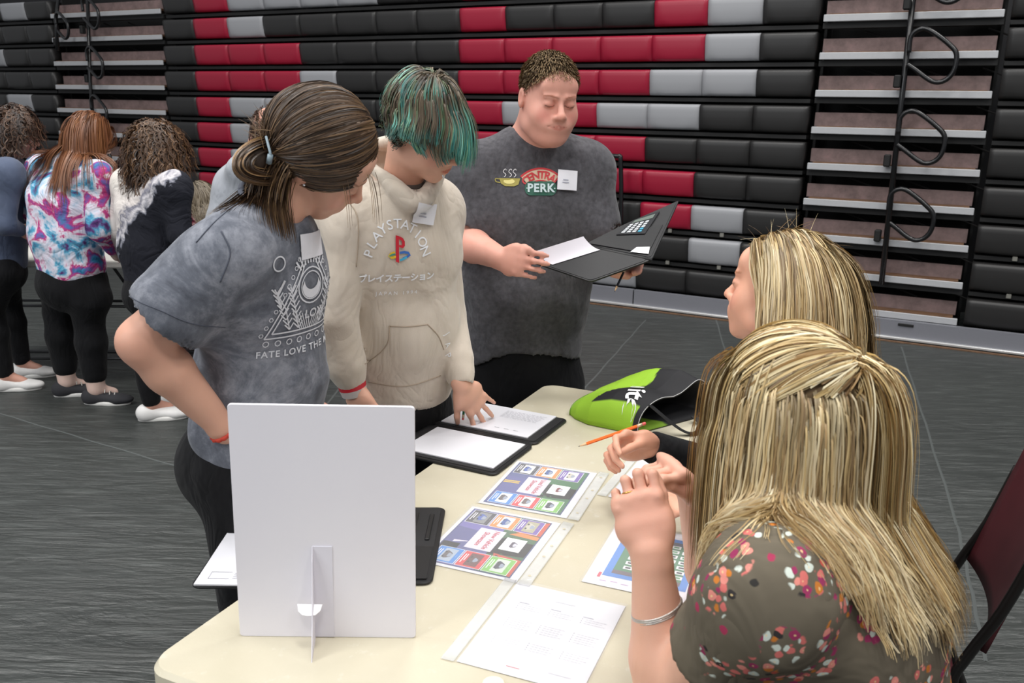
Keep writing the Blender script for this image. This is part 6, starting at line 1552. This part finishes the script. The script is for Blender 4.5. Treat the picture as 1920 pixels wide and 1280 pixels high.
# ---------------------------------------------------------------- people further back at the second table
def curls(H, t, n, R, cols, name='curly_hair', rr=(.09, .11, .105), amp=.012, seed=1, drop=.12):
    g_ = np.random.default_rng(seed); R0, N0, rl = scalp_pts(H, n, seed, keep=lambda p: hairline(p, -.01) & (p[:, 2] > -.07), r=(.078, .1, .098))
    m = 16; tt = np.linspace(0, 1, m)[None, :, None]; ln = R*(.6+.5*g_.random((n, 1, 1)))
    base = R0[:, None]+N0[:, None]*ln*np.sqrt(tt)*.75-bZ[None, None]*(tt**1.6)*drop*(.5+g_.random((n, 1, 1)))
    u = np.cross(N0, g_.normal(size=N0.shape)); u /= np.linalg.norm(u, axis=1)[:, None]; v = np.cross(N0, u); ph = g_.random((n, 1, 1))*6.28; fr = 14+8*g_.random((n, 1, 1))
    S_ = base+amp*(u[:, None]*np.cos(tt*fr+ph)+v[:, None]*np.sin(tt*fr+ph))*np.minimum(1, tt*3)
    S_ = tufts(S_, 2, .003, seed); hair_mesh(name, S_, .0026, streaks(len(S_), cols, [3, 3, 2, 1], seed, .14), HAIR, t, tip=.6, c=H.o)
def dye(name, stops, scale, base=None):
    t = NT(name); n1 = t.noise(scale, 5, .55, None, .5); c = t.ramp(n1, stops); t.P(Base_Color=c, Roughness=.9); t.p.inputs['Specular IOR Level'].default_value = .2
    w = t.noise(6, 3, .55, None, 1.2); t.bump(t.math('ABSOLUTE', t.math('SUBTRACT', w, .5)), .6, .05); return t
def standing(label, head, F, N, C, W_, P, sh, el, wr, hip, kn, an, top, topname, trousers, shoe_m, sole_m, lace=None, hairfn=None, wide=1.0, hem=.2, bare=0, head_sc=1.0, skin=None, fold=.012, seed=1, extra=None, long_=True):
    fg = Fig(head=head, F=F, N=N, C=C, W=W_, P=P, sh=sh, el=el, wr=wr, hip=hip, kn=kn, an=an)
    t = thing('person', label, 'person', A3(P[0], P[1], 0))
    S = Sdf(); head_sdf(S, head); fg.neck(S, .048); fg.torso(S, -.015, cw=.14*wide, cd=.1*wide, ww=.13*wide, wd=.1*wide, pw=.16*wide, pd=.13*wide)
    fg.arms(S, ua=(.045, .038), fa=(.038, .025)); fg.legs(S, (.085*wide, .058*wide, .038*wide))
    for q in (0, 1):
        d = nrm(wr[q]-el[q]); hand(S, wr[q], nrm(d+F*.5), nrm(-fg.R*(1 if q == 0 else -1)+F*.1-bZ*.3), 1 if q == 0 else -1, .17, (.4, .4, .5, .6))
        S.cap(an[q], an[q]+F*.09-bZ*.04, .032, .028, .02)
    V, F_ = smoothed(S.mesh(.015, [(head.o-.13, head.o+.13, .007)]), 1); put('body', (V, F_), [skin or sk2], t, col=face_color(V, head, brow=(.4, .3, .25)))
    S = Sdf(); fg.torso(S, .02, cw=.15*wide, cd=.115*wide, ww=.15*wide, wd=.125*wide, low=False); h_ = P+(W_-P)*hem
    S.ecap(h_, W_, fg.R, (.165*wide, .14*wide), (.165*wide, .14*wide), .05)
    for q in (0, 1):
        S.cap(sh[q], el[q], .066, .058, .05); S.cap(el[q], wr[q]-nrm(wr[q]-el[q])*.02, .056, .042, .03)
    S.cap(h_-bZ*.13*wide, h_-bZ*.3, .12, .2, .004, True)
    V, F_ = smoothed(S.mesh(.011, warp=folds(seed, fold, n=7, f=(14, 34))), 1); put(topname, (V, F_), [top], t)
    S = Sdf(); S.ecap(P-bZ*.03, W_-(W_-P)*.2, fg.R, (.165*wide, .135*wide), (.145*wide, .115*wide), .05); S.ell(P-F*.05-bZ*.03, A3(.12, .12, .11)*wide, None, .05)
    fg.legs(S, (.095*wide, .066*wide, .048*wide), g=.002, upto=.93-bare); V, F_ = smoothed(S.mesh(.012, warp=folds(seed+4, .003, f=(20, 40))), 1); put('leggings', (V, F_), [black_fab if trousers is None else trousers], t)
    for q in (0, 1): shoe(t, an[q], extra[q] if extra else F, shoe_m, sole_m, lace, L=.26)
    if hairfn: hairfn(head, t, fg)
    return t, fg
def sup(*v): return A3(*v)
white_m, sole_w, canvas = cm(228, 226, 224), cm(232, 230, 226), plain('canvas_black', srgb(46, 46, 50), .85)
sk3 = skin_mat('skin_bg', srgb(204, 150, 130), srgb(216, 164, 146))
def gp(px, py): return on(px, py, 0)
dk = [lin(58, 42, 34), lin(76, 54, 42), lin(94, 70, 54), lin(40, 30, 26)]
# 1 left edge, blue-grey sweatshirt
a0, a1 = gp(14, 732)+bZ*.09, gp(28, 716)+bZ*.09; a1[1] += .1
Y = a0[1]
standing('girl with dark curls in a blue-grey sweatshirt, cut by the left edge of the picture', Head(at(32, 248, Y+.02), -75, 18, 0), nrm(A3(.95, .25, 0)),
         at(16, 302, Y), at(0, 370, Y), at(-2, 430, Y), at(2, 500, Y), (at(14, 325, Y-.18), at(14, 322, Y+.18)), (at(8, 420, Y-.2), at(30, 410, Y+.22)), (at(40, 432, Y-.1), at(60, 420, Y+.18)),
         (at(4, 510, Y-.08), at(6, 508, Y+.09)), (A3(a0[0]-.03, a0[1], .48), A3(a1[0]-.03, a1[1], .48)), (a0, a1), fabric('blue_sweat', srgb(74, 84, 106), srgb(94, 104, 126), 5).m, 'sweatshirt', None, white_m, sole_w,
         hairfn=lambda H, t, fg: curls(H, t, 650, .085, dk, seed=5), wide=.95, skin=sk3, seed=71)
# 2 tie-dye sweatshirt
a0, a1 = gp(183, 757)+bZ*.09, gp(128, 742)+bZ*.09; Y = 4.68
tie = dye('tie_dye', [(.30, srgb(30, 26, 60)), (.38, srgb(96, 60, 120)), (.44, srgb(84, 168, 202)), (.49, srgb(214, 220, 236)), (.535, srgb(232, 224, 238)), (.57, srgb(200, 64, 128)), (.62, srgb(126, 96, 170)), (.68, srgb(60, 140, 186)), (.78, srgb(24, 26, 70))], 7).m
red = [lin(112, 68, 42), lin(136, 86, 54), lin(92, 56, 38), lin(158, 106, 68)]
def redhair(H, t, fg):
    V, F = scalp_cap(H, (.079, .100, .098), t, None); mesh('hair_base', V, F, [plain('hair_base_red', tuple(red[2])+(1,), .7)], t, True)
    Sb = Sdf(); head_sdf(Sb, H, fine=False); fg.neck(Sb, .055); fg.torso(Sb, .03, low=False, cw=.16, cd=.12, ww=.16, wd=.13)
    long_hair(H, t, Sb.ev, 520, .46, seed=81, k=3, spread=.006, cols=red, w=(3, 3, 2, 1.5), rad=.0022, back=.5, root=.2)
standing('girl with long auburn hair in a tie-dye sweatshirt and black capri leggings', Head(at(172, 258, Y+.08), -40, 28, 0, 1.0), nrm(A3(.72, .69, 0)),
         at(138, 305, Y+.02), at(118, 375, Y), at(124, 440, Y), at(140, 520, Y), (at(182, 330, Y-.12), at(82, 318, Y+.14)), (at(186, 430, Y-.16), at(62, 400, Y+.2)), (at(212, 470, Y-.0), at(95, 455, Y+.3)),
         (at(168, 560, Y-.06), at(118, 550, Y+.08)), (A3(a0[0]+.0, a0[1]+.0, .5), A3(a1[0], a1[1], .5)), (a0, a1), tie, 'sweatshirt', None, canvas, sole_w, lace=cm(200, 196, 190),
         hairfn=redhair, wide=1.22, bare=.14, skin=skin_mat('skin_pale', srgb(228, 196, 182), srgb(236, 206, 194)), seed=72, extra=(A3(.97, .05, 0), A3(.9, .3, 0)), hem=.3)
# 3 curly hair, half white half black top
a0, a1 = gp(287, 787)+bZ*.09, gp(322, 760)+bZ*.09; Y = 4.42
def halfdye():
    t = NT('half_dye'); co = t.coord('Object'); sp = t.n('ShaderNodeSeparateXYZ', {0: co}); dsum = t.math('ADD', t.math('MULTIPLY', sp.outputs[0], -1.1), sp.outputs[2])
    v = t.math('ADD', dsum, t.math('MULTIPLY', t.noise(11, 4, .6, None, .8), .28)); t.P(Base_Color=t.ramp(t.math('SUBTRACT', v, .6), [(.61, srgb(20, 22, 34)), (.625, srgb(120, 122, 134)), (.66, srgb(214, 210, 214)), (.70, srgb(120, 120, 134)), (.74, srgb(222, 214, 210)), (.99, srgb(226, 220, 212))]), Roughness=.9)
    w = t.noise(6, 3, .55, None, 1.2); t.bump(t.math('ABSOLUTE', t.math('SUBTRACT', w, .5)), .6, .05); return t.m
cur = [lin(70, 50, 36), lin(92, 66, 46), lin(116, 86, 60), lin(50, 36, 28)]
standing('girl with a big cloud of brown curls in a half white, half black sweatshirt', Head(at(296, 285, Y+.03), -50, 22, 0), nrm(A3(.7, .7, 0)),
         at(288, 330, Y), at(276, 400, Y), at(280, 460, Y), at(292, 540, Y), (at(326, 350, Y-.12), at(242, 345, Y+.12)), (at(338, 440, Y-.14), at(222, 430, Y+.16)), (at(366, 468, Y+.05), at(240, 490, Y+.3)),
         (at(308, 560, Y-.06), at(274, 555, Y+.08)), (A3(a0[0]-.02, a0[1], .48), A3(a1[0]-.06, a1[1], .48)), (a0, a1), halfdye(), 'sweatshirt', None, white_m, sole_w,
         hairfn=lambda H, t, fg: curls(H, t, 1150, .13, cur, seed=15, drop=.16), wide=.98, skin=sk3, seed=73, hem=.1, extra=(A3(.9, .3, 0), A3(.9, .3, 0)))
# 4 person in pale grey, leaning behind the front young woman
Y = 4.35; a0, a1 = A3(-1.12, 4.3, .09), A3(-1.1, 4.5, .09)
standing('person in a pale grey tee mostly hidden behind the young woman with the bun', Head(at(512, 250, Y), -80, 35, 0), nrm(A3(.95, .2, 0)),
         at(482, 292, Y), at(455, 360, Y), at(440, 440, Y), at(440, 520, Y), (at(462, 318, Y-.17), at(466, 316, Y+.17)), (at(470, 400, Y-.18), at(480, 400, Y+.18)), (at(520, 430, Y-.1), at(525, 430, Y+.15)),
         (at(440, 540, Y-.07), at(445, 540, Y+.09)), (A3(-1.22, 4.3, .48), A3(-1.2, 4.5, .48)), (a0, a1), fabric('pale_grey_tee', srgb(160, 164, 172), srgb(178, 182, 190), 4).m, 'tee_shirt', None, cm(130, 132, 138), sole_w,
         hairfn=lambda H, t, fg: curls(H, t, 400, .03, dk, seed=25, amp=.003), wide=1.0, skin=sk3, seed=74)
# 5 second folding table with papers, and a woman seated behind it
bt0 = on(395, 492, TZ); tB0 = A3(-3.35, 5.02, 0)
bx, by = deg(4), deg(94)
folding_table('white folding table far back at the left behind the standing girls', tB0, bx, by, .72, 1.9, TZ, plain('table_white', srgb(222, 220, 212), .5))
H4 = Head(at(372, 378, 5.9)+A3(0, 0, 0), 100, 25, 0)
fg4 = Fig(head=H4, F=nrm(A3(-.9, -.4, 0)), N=at(392, 425, 5.92), C=at(402, 485, 5.95), W=at(405, 540, 5.97), P=at(405, 590, 6.0), sh=(at(400, 442, 6.08), at(392, 446, 5.78)), el=(at(392, 490, 6.05), at(372, 492, 5.72)), wr=(at(362, 478, 5.9), at(350, 474, 5.66)),
          hip=(A3(-2.05, 6.1, .5), A3(-2.05, 5.9, .5)), kn=(A3(-2.45, 6.0, .5), A3(-2.45, 5.86, .5)), an=(A3(-2.45, 6.05, .09), A3(-2.45, 5.88, .09)))
fg4.P = A3(-2.05, 6.0, .52); fg4.W = fg4.P+bZ*.2+fg4.F*.03; fg4.C = fg4.W+bZ*.17+fg4.F*.05; fg4.N = H4.w(0, -.05, -.17)-fg4.F*.03
for q, sg in ((0, 1), (1, -1)): fg4.sh[q][:] = fg4.N-bZ*.05+fg4.R*sg*.16; fg4.el[q][:] = fg4.sh[q]-bZ*.22+fg4.F*.12; fg4.wr[q][:] = A3(*(fg4.el[q]+fg4.F*.2)[:2], TZ+.05); fg4.el[q][2] = max(fg4.el[q][2], TZ+.03)
t4 = thing('person', 'seated woman with wavy ash hair and a maroon patterned top behind the far table', 'person', A3(fg4.P[0], fg4.P[1], 0))
S = Sdf(); head_sdf(S, H4); fg4.neck(S, .048); fg4.torso(S, -.015); fg4.arms(S); fg4.legs(S)
for q in (0, 1): hand(S, fg4.wr[q], fg4.F, -bZ, 1 if q == 0 else -1, .17, (.3, .3, .3, .3)); S.cap(fg4.an[q], fg4.an[q]+fg4.F*.09-bZ*.04, .032, .028, .02)
V, F = smoothed(S.mesh(.014, [(H4.o-.15, H4.o+.15, .007)]), 1); put('body', (V, F), [sk2], t4, col=face_color(V, H4, brow=(.4, .3, .25)))
S = Sdf(); fg4.torso(S, .018); 
for q in (0, 1): S.cap(fg4.sh[q], fg4.el[q], .06, .052, .04); S.cap(fg4.el[q], fg4.wr[q]-fg4.F*.05, .05, .04, .03)
V, F = smoothed(S.mesh(.013, warp=folds(90, .01)), 1); put('blouse', (V, F), [dye('maroon_pattern', [(.38, srgb(44, 30, 36)), (.48, srgb(120, 44, 62)), (.56, srgb(186, 160, 160)), (.64, srgb(96, 34, 50))], 26).m], t4)
S = Sdf(); S.cap(fg4.P, fg4.P+bZ*.04, .16, .15, .04); fg4.legs(S, (.1, .07, .05), g=.004, upto=.96); V, F = S.mesh(.014); put('trousers', (V, F), [black_fab], t4)
for q in (0, 1): shoe(t4, fg4.an[q], fg4.F, cm(30, 30, 34), cm(60, 60, 62))
ash = [lin(128, 116, 98), lin(104, 92, 76), lin(150, 138, 118), lin(86, 76, 62)]
V, F = scalp_cap(H4, (.079, .100, .098), t4, None); mesh('hair_base', V, F, [plain('hair_base_ash', tuple(ash[1])+(1,), .7)], t4, True)
Sb = Sdf(); head_sdf(Sb, H4, fine=False); fg4.neck(Sb, .055); fg4.torso(Sb, .03, low=False)
long_hair(H4, t4, Sb.ev, 420, .34, seed=91, k=3, spread=.006, cols=ash, w=(3, 3, 2, 1.5), rad=.0022, back=.4, root=.2, wave=.01)
chair('maroon chair under the seated woman behind the far table', (-1.85, 6.23), 200)
o_ = on(215, 497, TZ)
pc = mesh('paper_sheet', *(lambda g: (g.V, g.F))(sheet_mesh(A3(-3.25, 5.1, TZ+.001), bx, by, .22, .28)), [paper_m], origin=(-3.2, 5.1, TZ)); tag(pc, 'white sheet on the far folding table beside the girl in tie-dye', 'paper')
pc = mesh('paper_sheet', *(lambda g: (g.V, g.F))(sheet_mesh(A3(-2.45, 5.5, TZ+.001), bx, by, .22, .28)), [paper_m], origin=(-2.4, 5.5, TZ)); tag(pc, 'white sheet on the far folding table in front of the seated ash-haired woman', 'paper')
